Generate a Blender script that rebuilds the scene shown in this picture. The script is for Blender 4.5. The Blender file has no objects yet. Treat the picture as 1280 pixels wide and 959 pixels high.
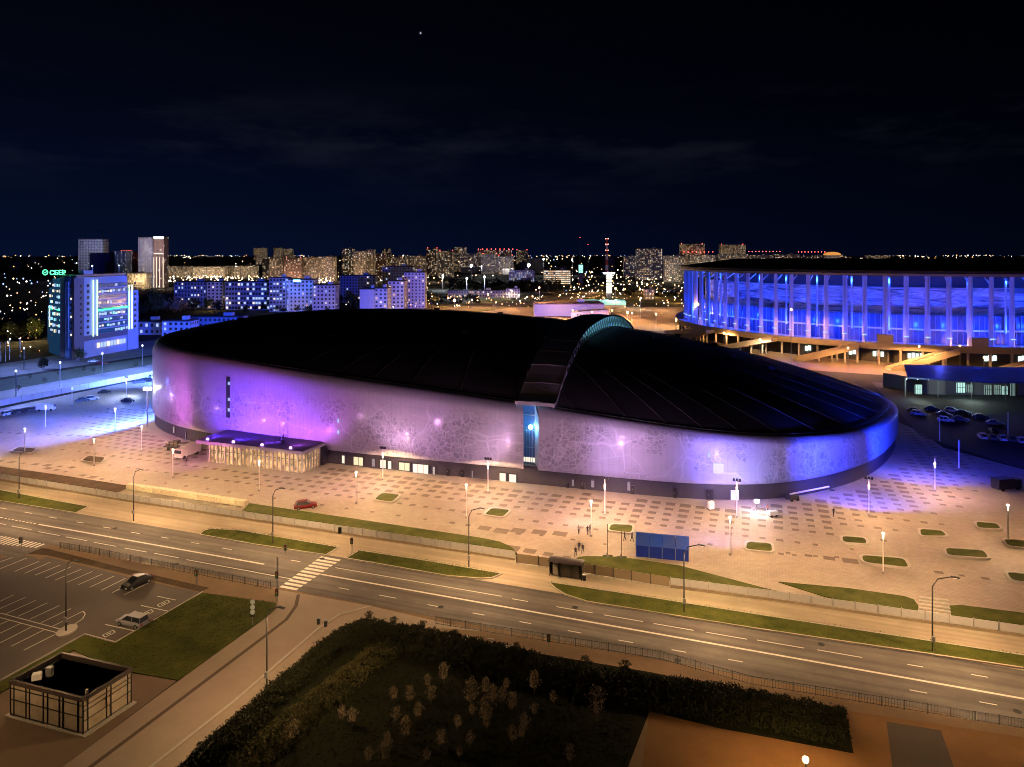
import bpy, bmesh, math, random
from mathutils import Vector, Matrix
from math import radians as R, sin, cos, pi, sqrt, atan2, hypot
random.seed(7)
S = bpy.context.scene
COL = S.collection

# ------------------------------------------------------------------ camera, world, exposure
F, H, HY = 866.0, 50.0, 318.0            # focal length in px of a 1280 wide frame, eye height, horizon row
cam_d = bpy.data.cameras.new('camera'); cam = bpy.data.objects.new('camera', cam_d); COL.objects.link(cam)
cam.location = (0, 0, H); cam.rotation_euler = (R(90), 0, 0)
cam_d.sensor_width = 36; cam_d.lens = 36*F/1280
cam_d.shift_y = -(959/2-HY)/1280
cam_d.clip_start = 1; cam_d.clip_end = 40000
S.camera = cam
S.view_settings.view_transform = 'Standard'; S.view_settings.look = 'None'
S.view_settings.exposure = 0.25; S.view_settings.gamma = 1
S.render.engine = 'CYCLES'
cy = S.cycles
cy.use_denoising = True; cy.filter_width = 1.0; cy.max_bounces = 4; cy.diffuse_bounces = 2; cy.glossy_bounces = 2
cy.transmission_bounces = 2; cy.transparent_max_bounces = 6; cy.sample_clamp_indirect = 2.0
cy.caustics_reflective = False; cy.caustics_refractive = False; cy.use_light_tree = True

w = bpy.data.worlds.new('World'); S.world = w; w.use_nodes = True
nt = w.node_tree; N = nt.nodes; L = nt.links
N.clear()
out = N.new('ShaderNodeOutputWorld'); bg = N.new('ShaderNodeBackground'); L.new(bg.outputs[0], out.inputs[0])
tc = N.new('ShaderNodeTexCoord'); sep = N.new('ShaderNodeSeparateXYZ'); L.new(tc.outputs['Generated'], sep.inputs[0])
def wmath(op, a, b=None, clamp=False):
    m = N.new('ShaderNodeMath'); m.operation = op; m.use_clamp = clamp
    for i, v in enumerate((a, b)):
        if v is None: continue
        if isinstance(v, (int, float)): m.inputs[i].default_value = v
        else: L.new(v, m.inputs[i])
    return m.outputs[0]
# night sky: navy city glow at the horizon, black overhead, a little fainter to the east
rmp = N.new('ShaderNodeValToRGB'); L.new(sep.outputs[2], rmp.inputs[0])
el = rmp.color_ramp.elements
el[0].position = 0.0; el[0].color = (0.0011, 0.0034, 0.0155, 1)
el[1].position = 0.36; el[1].color = (0.00045, 0.0006, 0.0017, 1)
e = el.new(0.07); e.color = (0.0009, 0.0026, 0.0110, 1)
e = el.new(0.2); e.color = (0.0006, 0.0012, 0.0046, 1)
east = wmath('MULTIPLY_ADD', sep.outputs[0], -0.75); east.node.inputs[2].default_value = 0.78
east = wmath('MAXIMUM', wmath('MINIMUM', east, 1.15), 0.22)
mx = N.new('ShaderNodeVectorMath'); mx.operation = 'SCALE'; L.new(rmp.outputs[0], mx.inputs[0]); L.new(east, mx.inputs['Scale'])
# thin lit cloud bank
mp = N.new('ShaderNodeMapping'); mp.inputs['Scale'].default_value = (2.2, 2.2, 9.0); mp.inputs['Location'].default_value = (0.45, 0.2, 0.3)
L.new(tc.outputs['Generated'], mp.inputs[0])
nz = N.new('ShaderNodeTexNoise'); nz.inputs['Scale'].default_value = 2.0; nz.inputs['Detail'].default_value = 7; nz.inputs['Roughness'].default_value = 0.6
L.new(mp.outputs[0], nz.inputs['Vector'])
c1 = wmath('MULTIPLY', wmath('SUBTRACT', nz.outputs[0], 0.50), 5.0, True)
band = wmath('SUBTRACT', 1.0, wmath('ABSOLUTE', wmath('MULTIPLY', wmath('SUBTRACT', sep.outputs[2], 0.15), 11.0)), True)
c2 = wmath('MULTIPLY', wmath('MULTIPLY', c1, band), 0.0042)
cc = N.new('ShaderNodeVectorMath'); cc.operation = 'SCALE'; cc.inputs[0].default_value = (1.0, 1.05, 1.35); L.new(c2, cc.inputs['Scale'])
ad = N.new('ShaderNodeVectorMath'); ad.operation = 'ADD'; L.new(mx.outputs[0], ad.inputs[0]); L.new(cc.outputs[0], ad.inputs[1])
L.new(ad.outputs[0], bg.inputs[0]); bg.inputs[1].default_value = 1.0

# ------------------------------------------------------------------ helpers
def G(px, py, z=0.0):
    """point of the plane z seen at a pixel of the 1280x959 photograph"""
    D = F*(H-z)/(py-HY)
    return Vector(((px-640)*D/F, D, z))
def GX(px, D, z=0.0): return Vector(((px-640)*D/F, D, z))
def zat(py, D): return H-(py-HY)*D/F

_m = {}
def mat(name, col=(0.5, 0.5, 0.5), rough=0.7, metal=0.0, emit=None, es=1.0, noise=None, bump=0.0, spec=0.5, alpha=1.0):
    """noise = (scale, amount, second colour)"""
    if name in _m: return _m[name]
    m = bpy.data.materials.new(name); m.use_nodes = True; _m[name] = m
    n = m.node_tree.nodes; l = m.node_tree.links; b = n['Principled BSDF']
    b.inputs['Base Color'].default_value = (*col, 1); b.inputs['Roughness'].default_value = rough
    b.inputs['Metallic'].default_value = metal
    b.inputs['Specular IOR Level'].default_value = spec
    b.inputs['Alpha'].default_value = alpha
    if emit: b.inputs['Emission Color'].default_value = (*emit, 1); b.inputs['Emission Strength'].default_value = es
    if noise:
        t = n.new('ShaderNodeTexCoord'); z = n.new('ShaderNodeTexNoise'); z.inputs['Scale'].default_value = noise[0]
        z.inputs['Detail'].default_value = 6; z.inputs['Roughness'].default_value = 0.65
        l.new(t.outputs['Object'], z.inputs['Vector'])
        r = n.new('ShaderNodeMapRange'); r.inputs[1].default_value = 0.3; r.inputs[2].default_value = 0.7; r.inputs[4].default_value = noise[1]
        l.new(z.outputs[0], r.inputs[0])
        x = n.new('ShaderNodeMix'); x.data_type = 'RGBA'; x.inputs[6].default_value = (*col, 1); x.inputs[7].default_value = (*noise[2], 1)
        l.new(r.outputs[0], x.inputs[0]); l.new(x.outputs[2], b.inputs['Base Color'])
        if bump:
            z2 = n.new('ShaderNodeTexNoise'); z2.inputs['Scale'].default_value = noise[0]*9; z2.inputs['Detail'].default_value = 4
            l.new(t.outputs['Object'], z2.inputs['Vector'])
            u = n.new('ShaderNodeBump'); u.inputs['Strength'].default_value = bump; u.inputs['Distance'].default_value = 0.05
            l.new(z2.outputs[0], u.inputs['Height']); l.new(u.outputs[0], b.inputs['Normal'])
    return m

class MB:
    def __init__(s): s.v = []; s.f = []; s.uv = None
    def add(s, vs, fs):
        k = len(s.v); s.v += [tuple(v) for v in vs]; s.f += [tuple(i+k for i in f) for f in fs]; return s
    def quad(s, a, b, c, d): return s.add((a, b, c, d), ((0, 1, 2, 3),))
    def box(s, c, sz, rz=0.0):
        x, y, z = (q/2 for q in sz); cr, sr = cos(rz), sin(rz); vs = []
        for dz in (-z, z):
            for dx, dy in ((-x, -y), (x, -y), (x, y), (-x, y)):
                vs.append((c[0]+cr*dx-sr*dy, c[1]+sr*dx+cr*dy, c[2]+dz))
        return s.add(vs, ((3, 2, 1, 0), (4, 5, 6, 7), (0, 1, 5, 4), (1, 2, 6, 5), (2, 3, 7, 6), (3, 0, 4, 7)))
    def prism(s, poly, z0, z1):
        n = len(poly); a = 0
        for i in range(n): a += poly[i-1][0]*poly[i][1]-poly[i][0]*poly[i-1][1]
        if a < 0: poly = poly[::-1]
        zz = lambda z, p: z(p) if callable(z) else z
        vs = [(p[0], p[1], zz(z0, p)) for p in poly]+[(p[0], p[1], zz(z1, p)) for p in poly]
        return s.add(vs, [tuple(range(n-1, -1, -1)), tuple(range(n, 2*n))]+[(i, (i+1) % n, n+(i+1) % n, n+i) for i in range(n)])
    def tube(s, pts, r, n=6, r1=None, cap=True):
        pts = [Vector(p) for p in pts]; m = len(pts); rings = []
        for i, p in enumerate(pts):
            d = (pts[min(i+1, m-1)]-pts[max(i-1, 0)]).normalized()
            u = d.cross(Vector((0, 0, 1)) if abs(d.z) < .9 else Vector((1, 0, 0))).normalized(); q = d.cross(u)
            rr = r if r1 is None else r+(r1-r)*i/(m-1)
            rings.append([p+u*rr*cos(2*pi*k/n)+q*rr*sin(2*pi*k/n) for k in range(n)])
        vs = [v for g in rings for v in g]
        fs = [(i*n+k, (i+1)*n+k, (i+1)*n+(k+1) % n, i*n+(k+1) % n) for i in range(m-1) for k in range(n)]
        if cap: fs += [tuple(range(n)), tuple(range(m*n-1, (m-1)*n-1, -1))]
        return s.add(vs, fs)
    def ball(s, c, r, n=6, sz=1.0):
        vs = [(c[0], c[1], c[2]-r*sz)]; m = n//2
        for i in range(1, m):
            t = -pi/2+pi*i/m
            vs += [(c[0]+r*cos(t)*cos(2*pi*k/n), c[1]+r*cos(t)*sin(2*pi*k/n), c[2]+r*sz*sin(t)) for k in range(n)]
        vs.append((c[0], c[1], c[2]+r*sz)); fs = []
        for k in range(n):
            fs.append((0, 1+(k+1) % n, 1+k)); fs.append((len(vs)-1, len(vs)-1-n+k, len(vs)-1-n+(k+1) % n))
        for i in range(m-2):
            for k in range(n): a = 1+i*n; fs.append((a+k, a+(k+1) % n, a+n+(k+1) % n, a+n+k))
        return s.add(vs, fs)
    def data(s, name):
        me = bpy.data.meshes.new(name); me.from_pydata(s.v, [], s.f)
        if s.uv:
            ul = me.uv_layers.new(name='UVMap')
            for lp in me.loops: ul.data[lp.index].uv = s.uv[lp.vertex_index]
        me.update(); return me
    def build(s, name, m, parent=None, smooth=False, **k):
        me = s.data(name)
        if m: me.materials.append(m)
        if smooth:
            for p in me.polygons: p.use_smooth = True
        return link(name, me, parent, **k)
def link(name, me, parent=None, loc=None, rz=None, **k):
    o = bpy.data.objects.new(name, me); COL.objects.link(o)
    if parent: o.parent = parent
    if loc is not None: o.location = loc
    if rz is not None: o.rotation_euler = (0, 0, rz)
    for a, b in k.items():
        if b is not None: o[a] = b
    return o
def thing(name, label, cat, loc=(0, 0, 0), rz=0.0, group=None, sc=None):
    o = bpy.data.objects.new(name, None); COL.objects.link(o); o.location = loc; o.rotation_euler = (0, 0, rz)
    o['label'] = label; o['category'] = cat
    if group: o['group'] = group
    if sc: o.scale = (sc, sc, sc)
    return o
def children(o): return [c for c in bpy.data.objects if c.parent == o]
class Proto:
    """a thing and its parts; place() uses the original first and copies afterwards"""
    def __init__(s, root, kids): s.root = root; s.kids = kids; s.used = False
    def place(s, loc, rz, label, group=None, sc=None, mats=None):
        if not s.used: r = s.root; s.used = True; mp = {k[0]: k[0] for k in s.kids}
        else:
            r = s.root.copy(); COL.objects.link(r); mp = {}
            for k, p in s.kids:
                c = k.copy(); COL.objects.link(c); mp[k] = c
                c.parent = r if p is None else mp[p]
        r.location = loc; r.rotation_euler = (0, 0, rz); r['label'] = label
        if group: r['group'] = group
        if sc: r.scale = (sc, sc, sc) if isinstance(sc, (int, float)) else sc
        return r, mp
def struct(name, mb, m, **k): return mb.build(name, m, kind='structure', **k)

def plight(name, loc, power, col, rad=0.25, parent=None, bat=False):
    d = lamp_data('POINT', power, col, rad, bat)
    o = bpy.data.objects.new(name, d); COL.objects.link(o); o.location = loc
    if parent: o.parent = parent
    return o
_ld = {}
def lamp_data(kind, power, col, rad, bat=False, ang=100, blend=0.6, wall=True):
    key = (kind, power, col, rad, bat, ang, blend)
    if key in _ld: return _ld[key]
    d = bpy.data.lights.new('lamp_light', kind); _ld[key] = d
    d.energy = power; d.color = col; d.shadow_soft_size = rad
    if kind == 'SPOT': d.spot_size = R(ang); d.spot_blend = blend
    if bat or (kind == 'SPOT' and ang > 115):
        # luminaire photometry: a street optic throws more light outwards than straight down
        d.use_nodes = True; n = d.node_tree.nodes; l = d.node_tree.links; em = n['Emission']
        g = n.new('ShaderNodeNewGeometry'); sp = n.new('ShaderNodeSeparateXYZ')
        if kind == 'SPOT':      # asymmetric wall washer: the beam edge is stronger than its axis
            vt = n.new('ShaderNodeVectorTransform'); vt.vector_type = 'VECTOR'; vt.convert_from = 'WORLD'; vt.convert_to = 'OBJECT'
            l.new(g.outputs['Incoming'], vt.inputs[0]); l.new(vt.outputs[0], sp.inputs[0])
        else: l.new(g.outputs['Incoming'], sp.inputs[0])
        def M(op, a, b=None, clamp=False):
            m = n.new('ShaderNodeMath'); m.operation = op; m.use_clamp = clamp
            for i, v in enumerate((a, b)):
                if v is None: continue
                if isinstance(v, (int, float)): m.inputs[i].default_value = v
                else: l.new(v, m.inputs[i])
            return m.outputs[0]
        c = M('MAXIMUM', M('MULTIPLY', sp.outputs[2], -1.0), 0.02)
        f = M('MINIMUM', M('POWER', c, -2.4 if kind == 'SPOT' else -1.15), 15.0)
        k = M('MULTIPLY', M('SUBTRACT', c, 0.22 if kind == 'SPOT' else 0.17), 2.6 if kind == 'SPOT' else 3.2, True)
        f = M('ADD', M('MULTIPLY', f, k), 0.22 if kind == 'SPOT' else 0.09)
        l.new(f, em.inputs['Strength'])
    return d
def aim(o, target):
    d = Vector(target)-Vector(o.location); o.rotation_euler = d.to_track_quat('-Z', 'Y').to_euler(); return o
def spot(loc, target, power, col, ang=100, blend=0.6, rad=0.3, parent=None):
    o = bpy.data.objects.new('flood_light', lamp_data('SPOT', power, col, rad, False, ang, blend)); COL.objects.link(o)
    o.location = loc; aim(o, target)
    if parent: o.parent = parent; o.matrix_parent_inverse = Matrix.Translation(parent.location).inverted()
    return o

# axes of the boulevard: e along it, n away from the camera
P0 = G(660, 764.5); _p = G(320, 704.2)
e_ = (P0-_p).normalized(); n_ = Vector((-e_.y, e_.x, 0)); RA = atan2(e_.y, e_.x)
def RD(s, t, z=0.0): return Vector((P0.x+e_.x*s+n_.x*t, P0.y+e_.y*s+n_.y*t, z))
def st(p): d = Vector((p[0]-P0.x, p[1]-P0.y, 0)); return d.dot(e_), d.dot(n_)

# ------------------------------------------------------------------ materials
M_concrete = mat('concrete', (0.36, 0.33, 0.30), 0.85, noise=(0.35, 1, (0.44, 0.40, 0.36)), bump=0.3)
M_kerb = mat('kerb_stone', (0.42, 0.39, 0.35), 0.8, noise=(2, 1, (0.36, 0.33, 0.3)))
M_asph = mat('asphalt', (0.052, 0.050, 0.052), 0.75, noise=(0.25, 1, (0.085, 0.080, 0.078)), bump=0.35)
M_asph2 = mat('worn_asphalt', (0.085, 0.078, 0.072), 0.8, noise=(0.12, 1, (0.12, 0.108, 0.096)), bump=0.35)
M_grass = mat('grass', (0.038, 0.052, 0.008), 0.95, noise=(0.35, 1, (0.090, 0.098, 0.020)), bump=1.0, spec=0.1)
M_earth = mat('bare_earth', (0.050, 0.036, 0.022), 0.95, noise=(0.4, 1, (0.095, 0.066, 0.038)), bump=1.0, spec=0.1)
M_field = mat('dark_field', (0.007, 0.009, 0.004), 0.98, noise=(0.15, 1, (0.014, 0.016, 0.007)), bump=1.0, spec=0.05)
M_sand = mat('sandy_lot', (0.15, 0.082, 0.032), 0.95, noise=(0.12, 1, (0.21, 0.118, 0.048)), bump=0.6, spec=0.1)
M_paint = mat('road_paint', (0.74, 0.72, 0.66), 0.6, noise=(1.5, 1, (0.5, 0.48, 0.44)))
M_slab = mat('dark_granite', (0.12, 0.088, 0.068), 0.7, noise=(.3, 1, (0.17, 0.13, 0.10)))
M_pole = mat('grey_metal', (0.30, 0.30, 0.31), 0.45, metal=0.6)
M_dark = mat('dark_metal', (0.03, 0.03, 0.032), 0.5, metal=0.3)
M_black = mat('black_rubber', (0.015, 0.015, 0.015), 0.8)
M_white = mat('white_paint', (0.75, 0.74, 0.72), 0.5)
M_glass = mat('dark_glass', (0.02, 0.025, 0.03), 0.3, spec=0.4)
M_leaf = mat('leaves', (0.045, 0.062, 0.016), 0.9, noise=(1.5, 1, (0.085, 0.10, 0.03)), spec=0.2)
M_leafd = mat('dark_leaves', (0.012, 0.015, 0.006), 0.9, noise=(1.0, 1, (0.030, 0.032, 0.014)), spec=0.15)
M_leafp = mat('pale_leaves', (0.34, 0.27, 0.17), 0.9, noise=(1.0, 1, (0.42, 0.33, 0.22)), spec=0.2)
M_bark = mat('bark', (0.10, 0.075, 0.05), 0.95, noise=(4, 1, (0.16, 0.12, 0.08)))
def E_(name, c, s): return mat(name, (0.1, 0.1, 0.1), 0.6, emit=c, es=s)
E_warm = E_('warm_lamp_glow', (1.0, 0.82, 0.58), 3.5)
E_white = E_('white_lamp_glow', (0.92, 0.97, 1.0), 16)
E_orange = E_('sodium_lamp_glow', (1.0, 0.50, 0.16), 16)
E_red = E_('red_lamp_glow', (1.0, 0.08, 0.06), 7)
E_green = E_('green_neon', (0.03, 0.85, 0.22), 3.0)
E_lime = E_('pale_green_neon', (0.62, 1.0, 0.72), 1.6)
E_cyan = E_('cyan_light', (0.35, 0.85, 1.0), 1.0)
E_win = [E_('lit_window_warm', (1.0, 0.62, 0.30), 0.75), E_('lit_window_white', (1.0, 0.86, 0.66), 0.95), E_('lit_window_blue', (0.50, 0.66, 1.0), 0.8)]

# ------------------------------------------------------------------ ground sheets
def gpoly(name, px, z, m, **k):
    pts = [G(x, y, z) for x, y in px]
    return struct(name, MB().add(pts, [tuple(range(len(pts)))]), m, **k)
def pathpoly(pts, z, th=None):
    mb = MB()
    if th is None: mb.add([(p[0], p[1], z) for p in pts], [tuple(range(len(pts)))])
    else: mb.prism([(p[0], p[1]) for p in pts], z-th, z)
    return mb
# far ground with soft rolling
mb = MB(); nn = 40
for j in range(nn+1):
    for i in range(nn+1): mb.v.append((-12000+24000*i/nn, -200+16000*(j/nn)**1.5, 0.0))
for j in range(nn):
    for i in range(nn): a = j*(nn+1)+i; mb.f.append((a, a+1, a+nn+2, a+nn+1))
M_ground = mat('city_ground', (0.030, 0.030, 0.026), 0.95, noise=(0.02, 1, (0.065, 0.060, 0.050)), spec=0.1)
struct('ground', mb, M_ground)
# plaza
def plaza_material():
    m = mat('plaza_paving', (0.40, 0.345, 0.29), 0.75, noise=(0.10, 1, (0.33, 0.28, 0.235)))
    n = m.node_tree.nodes; l = m.node_tree.links; b = n['Principled BSDF']
    src = b.inputs['Base Color'].links[0].from_socket
    t = n.new('ShaderNodeTexCoord'); mp_ = n.new('ShaderNodeMapping'); mp_.inputs['Rotation'].default_value = (0, 0, -RA)
    l.new(t.outputs['Object'], mp_.inputs[0])
    br = n.new('ShaderNodeTexBrick'); br.inputs['Scale'].default_value = 1.0; br.inputs['Brick Width'].default_value = 0.9; br.inputs['Row Height'].default_value = 0.45
    br.inputs['Mortar Size'].default_value = 0.02; br.inputs['Color1'].default_value = (1, 1, 1, 1); br.inputs['Color2'].default_value = (0.86, 0.85, 0.84, 1); br.inputs['Mortar'].default_value = (0.6, 0.6, 0.6, 1)
    l.new(mp_.outputs[0], br.inputs['Vector'])
    st_ = n.new('ShaderNodeTexNoise'); st_.inputs['Scale'].default_value = 0.04; st_.inputs['Detail'].default_value = 8; st_.inputs['Roughness'].default_value = 0.7
    l.new(t.outputs['Object'], st_.inputs['Vector'])
    rr = n.new('ShaderNodeMapRange'); rr.inputs[1].default_value = 0.35; rr.inputs[2].default_value = 0.65; rr.inputs[3].default_value = 0.8; rr.inputs[4].default_value = 1.08
    l.new(st_.outputs[0], rr.inputs[0])
    x = n.new('ShaderNodeMix'); x.data_type = 'RGBA'; x.blend_type = 'MULTIPLY'; x.inputs[0].default_value = 1
    l.new(src, x.inputs[6]); l.new(br.outputs[0], x.inputs[7])
    v = n.new('ShaderNodeVectorMath'); v.operation = 'SCALE'; l.new(x.outputs[2], v.inputs[0]); l.new(rr.outputs[0], v.inputs['Scale'])
    l.new(v.outputs[0], b.inputs['Base Color'])
    return m
M_plaza = plaza_material()
fence_px = [(-240, 565), (0, 601), (160, 627.5), (320, 652), (644, 701), (837, 733), (960, 751), (1280, 797), (1500, 829)]
PZ = 0.10
plaza_px = fence_px+[(1500, 640), (1290, 590), (1180, 560), (1150, 540)]
pz = [G(x, y, PZ) for x, y in plaza_px]+[Vector((115, 215, PZ)), Vector((90, 250, PZ)), Vector((0, 290, PZ)), Vector((-90, 300, PZ)), G(196, 470.5, PZ), G(0, 511, PZ), G(-200, 551, PZ)]
plaza_poly = [(p.x, p.y) for p in pz]
plaza = struct('plaza', pathpoly(pz, PZ), M_plaza)
def inpoly(x, y, P):
    c = False
    for i in range(len(P)):
        x1, y1 = P[i-1][:2]; x2, y2 = P[i][:2]
        if (y1 > y) != (y2 > y) and x < (x2-x1)*(y-y1)/(y2-y1)+x1: c = not c
    return c

# pavement between plaza and road, road, near pavement
def tracked(m, strength=.35):
    n = m.node_tree.nodes; l = m.node_tree.links; b = n['Principled BSDF']; src = b.inputs['Base Color'].links[0].from_socket
    t = n.new('ShaderNodeTexCoord'); mp = n.new('ShaderNodeMapping'); mp.inputs['Rotation'].default_value = (0, 0, -RA); l.new(t.outputs['Object'], mp.inputs[0])
    m2 = n.new('ShaderNodeMapping'); m2.inputs['Scale'].default_value = (.012, .55, 1); l.new(mp.outputs[0], m2.inputs[0])
    z = n.new('ShaderNodeTexNoise'); z.inputs['Scale'].default_value = 1.6; z.inputs['Detail'].default_value = 5; l.new(m2.outputs[0], z.inputs['Vector'])
    m3 = n.new('ShaderNodeMapping'); m3.inputs['Scale'].default_value = (.06, .12, 1); l.new(mp.outputs[0], m3.inputs[0])
    z3 = n.new('ShaderNodeTexNoise'); z3.inputs['Scale'].default_value = 1.0; z3.inputs['Detail'].default_value = 9; z3.inputs['Roughness'].default_value = .75; l.new(m3.outputs[0], z3.inputs['Vector'])
    a = n.new('ShaderNodeMath'); a.operation = 'MULTIPLY'; l.new(z.outputs[0], a.inputs[0]); l.new(z3.outputs[0], a.inputs[1])
    rr = n.new('ShaderNodeMapRange'); rr.inputs[1].default_value = .14; rr.inputs[2].default_value = .36; rr.inputs[3].default_value = 1-strength; rr.inputs[4].default_value = 1+strength; l.new(a.outputs[0], rr.inputs[0])
    v = n.new('ShaderNodeVectorMath'); v.operation = 'SCALE'; l.new(src, v.inputs[0]); l.new(rr.outputs[0], v.inputs['Scale']); l.new(v.outputs[0], b.inputs['Base Color'])
tracked(mat('pale_pavement', (0.33, 0.28, 0.21), 0.85, noise=(0.2, 1, (0.40, 0.33, 0.25)), bump=0.3), .22)
gpoly('far_pavement', [(-320, 553), (0, 601), (160, 627.5), (320, 652), (644, 701), (837, 733), (960, 751), (1280, 797), (1500, 829), (1500, 880), (1280, 840), (640, 738), (320, 685), (-320, 580)], 0.06, mat('pale_pavement', (0.33, 0.28, 0.21), 0.85, noise=(0.2, 1, (0.40, 0.33, 0.25)), bump=0.3))

T_far = st(G(407, 694))[1]; T_near = -5.7
def strip(s0, s1, t0, t1, z): return MB().add([RD(s0, t0, z), RD(s1, t0, z), RD(s1, t1, z), RD(s0, t1, z)], [(0, 1, 2, 3)])
tracked(M_asph2, .45)
road = struct('road', strip(-190, 130, T_near, T_far, 0.08), M_asph2)
struct('near_pavement', strip(-190, 130, T_near-22, T_near, 0.04), mat('brown_pavement', (0.14, 0.090, 0.048), 0.9, noise=(0.15, 1, (0.20, 0.132, 0.070)), bump=0.3))
# verges
VG = {'a': [(-320, 568), (0, 612.5), (60, 624), (110, 633), (95, 641), (0, 626), (-320, 580)],
 'b': [(250, 668), (254, 663.5), (264, 661), (300, 663), (423, 684), (407.6, 693.5), (320, 680.5)],
 'c': [(433, 697.6), (449, 688), (540, 702), (627, 717), (615, 722), (601, 723), (559, 719.5)],
 'd': [(686, 727.5), (780, 741.5), (960, 770), (1087+193, 819), (1500, 854), (1500, 870), (1280, 834.6), (940, 784.6), (780, 759), (735, 752), (707, 743), (694, 735)]}
for k, (lab, px) in enumerate(VG.items()):
    g = gpoly('grass_verge', px, 0.22, M_grass)
    pts = [G(x, y, 0.2) for x, y in px]
    mb = MB()
    for i in range(len(pts)):
        a, b = pts[i-1], pts[i]; d = (b-a); ln = d.length
        mb.box((a+b)/2+Vector((0, 0, -0.08)), (ln+0.2, 0.22, 0.22), atan2(d.y, d.x))
    mb.build('kerb', M_kerb, kind='structure')
# plaza side grass slopes behind the fence (raised a little)
def lawn(px, m=M_grass, h=0.25, name='grass_slope'):
    pts = [G(x, y, h) for x, y in px]
    struct(name, MB().prism([(p.x, p.y) for p in pts], 0.02, h), m)
lawn([(-300, 540), (0, 583), (90, 596), (163, 607.5), (140, 618), (70, 607), (0, 594), (-300, 551)], M_earth)
lawn([(312, 629), (420, 645), (520, 660), (600, 672), (625, 677), (640, 684), (647, 692), (636, 693), (480, 668), (300, 641)])
lawn([(718, 699), (724, 696), (735, 695), (775, 696), (850, 707), (960, 736), (1012, 748.5), (930, 741), (837, 723.5), (747, 708)])
lawn([(973, 727), (1060, 735), (1130, 745), (1142, 749), (1148, 757), (1146, 767), (1093, 761), (1030, 745)])
lawn([(1187, 757), (1200, 756), (1280, 766), (1500, 795), (1500, 818), (1280, 786), (1190, 774)])
# steps
sd = MB()
for k in range(5):
    f = k/5; a = Vector(G(1149, 753).lerp(G(1148, 769), f)); b = Vector(G(1186, 757).lerp(G(1190, 775), f))
    d = b-a
    MB().box((a+b)/2+Vector((0, 0, 0.72-0.13*k)), (d.length, 0.5, 0.14), atan2(d.y, d.x)).build('step', M_kerb, plaza)
# junction and side street
gpoly('side_street', [(78, 959), (-40, 1050), (60, 1080), (260, 1080), (290, 959), (340, 880), (420, 800), (470, 779), (600, 789), (463, 757.5), (370, 741), (345, 737), (347, 760), (322, 780), (200, 868)], 0.065, mat('side_asphalt', (0.24, 0.195, 0.155), 0.85, noise=(0.12, 1, (0.31, 0.255, 0.205)), bump=0.3))
def kerbline(px, w_=0.3, z=0.08, m=M_kerb, name='kerb'):
    mb = MB(); pts = [G(x, y) for x, y in px]
    for a, b in zip(pts, pts[1:]):
        d = b-a; mb.box((a+b)/2+Vector((0, 0, z)), (d.length+0.15, w_, 0.16), atan2(d.y, d.x))
    return mb.build(name, m, kind='structure')
kerbline([(60, 1000), (114, 959), (222, 878), (331, 796), (358, 775), (370, 758), (373, 744)], 0.5, 0.0, mat('dark_kerb', (0.09, 0.065, 0.045), 0.9), 'gutter')
kerbline([(150, 990), (190, 959), (290, 880), (400, 785), (425, 769), (463, 759)], 0.3)
# near sandy strip right of the side street, hedge ground, field, sand lot
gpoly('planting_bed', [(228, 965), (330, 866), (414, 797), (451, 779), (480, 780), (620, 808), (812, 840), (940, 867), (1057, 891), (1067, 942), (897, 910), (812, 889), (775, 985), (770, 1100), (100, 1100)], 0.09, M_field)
gpoly('sandy_lot', [(812, 889), (1067, 942), (1057, 888), (1500, 955), (1500, 1200), (770, 1200)], 0.07, M_sand)
gpoly('dark_patch', [(1108, 902), (1176, 913), (1200, 980), (1118, 980)], 0.085, mat('tarmac_patch', (0.05, 0.035, 0.022), 0.95))
# parking and lawn bottom left
park_px = [(-300, 660), (0, 698), (22, 694), (40, 695), (50, 700), (58, 696), (155, 720), (237, 738), (253, 741), (144, 803.5), (106, 794), (0, 852), (-300, 1010)]
parking = gpoly('car_park', park_px, 0.06, mat('car_park_asphalt', (0.075, 0.064, 0.058), 0.8, noise=(0.15, 1, (0.105, 0.088, 0.075)), bump=0.3))
lawn([(106, 794), (144, 804), (196, 772), (253, 741), (345, 753.5), (344, 760), (338, 767), (222, 850), (166, 840), (137, 834), (92, 812), (0, 866), (-300, 1030), (-300, 1012), (0, 853)], M_grass, 0.16, 'lawn')
gpoly('building_forecourt', [(-200, 960), (0, 868), (92, 814), (166, 842), (222, 850), (78, 959), (20, 1000)], 0.05, mat('forecourt', (0.12, 0.085, 0.055), 0.9, noise=(0.2, 1, (0.17, 0.12, 0.08)), bump=0.3))
gpoly('parking_verge', [(-200, 650), (0, 688), (25, 692), (58, 694), (155, 717), (250, 740), (262, 735), (150, 709), (60, 686), (0, 680)], 0.05, M_earth)

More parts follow.
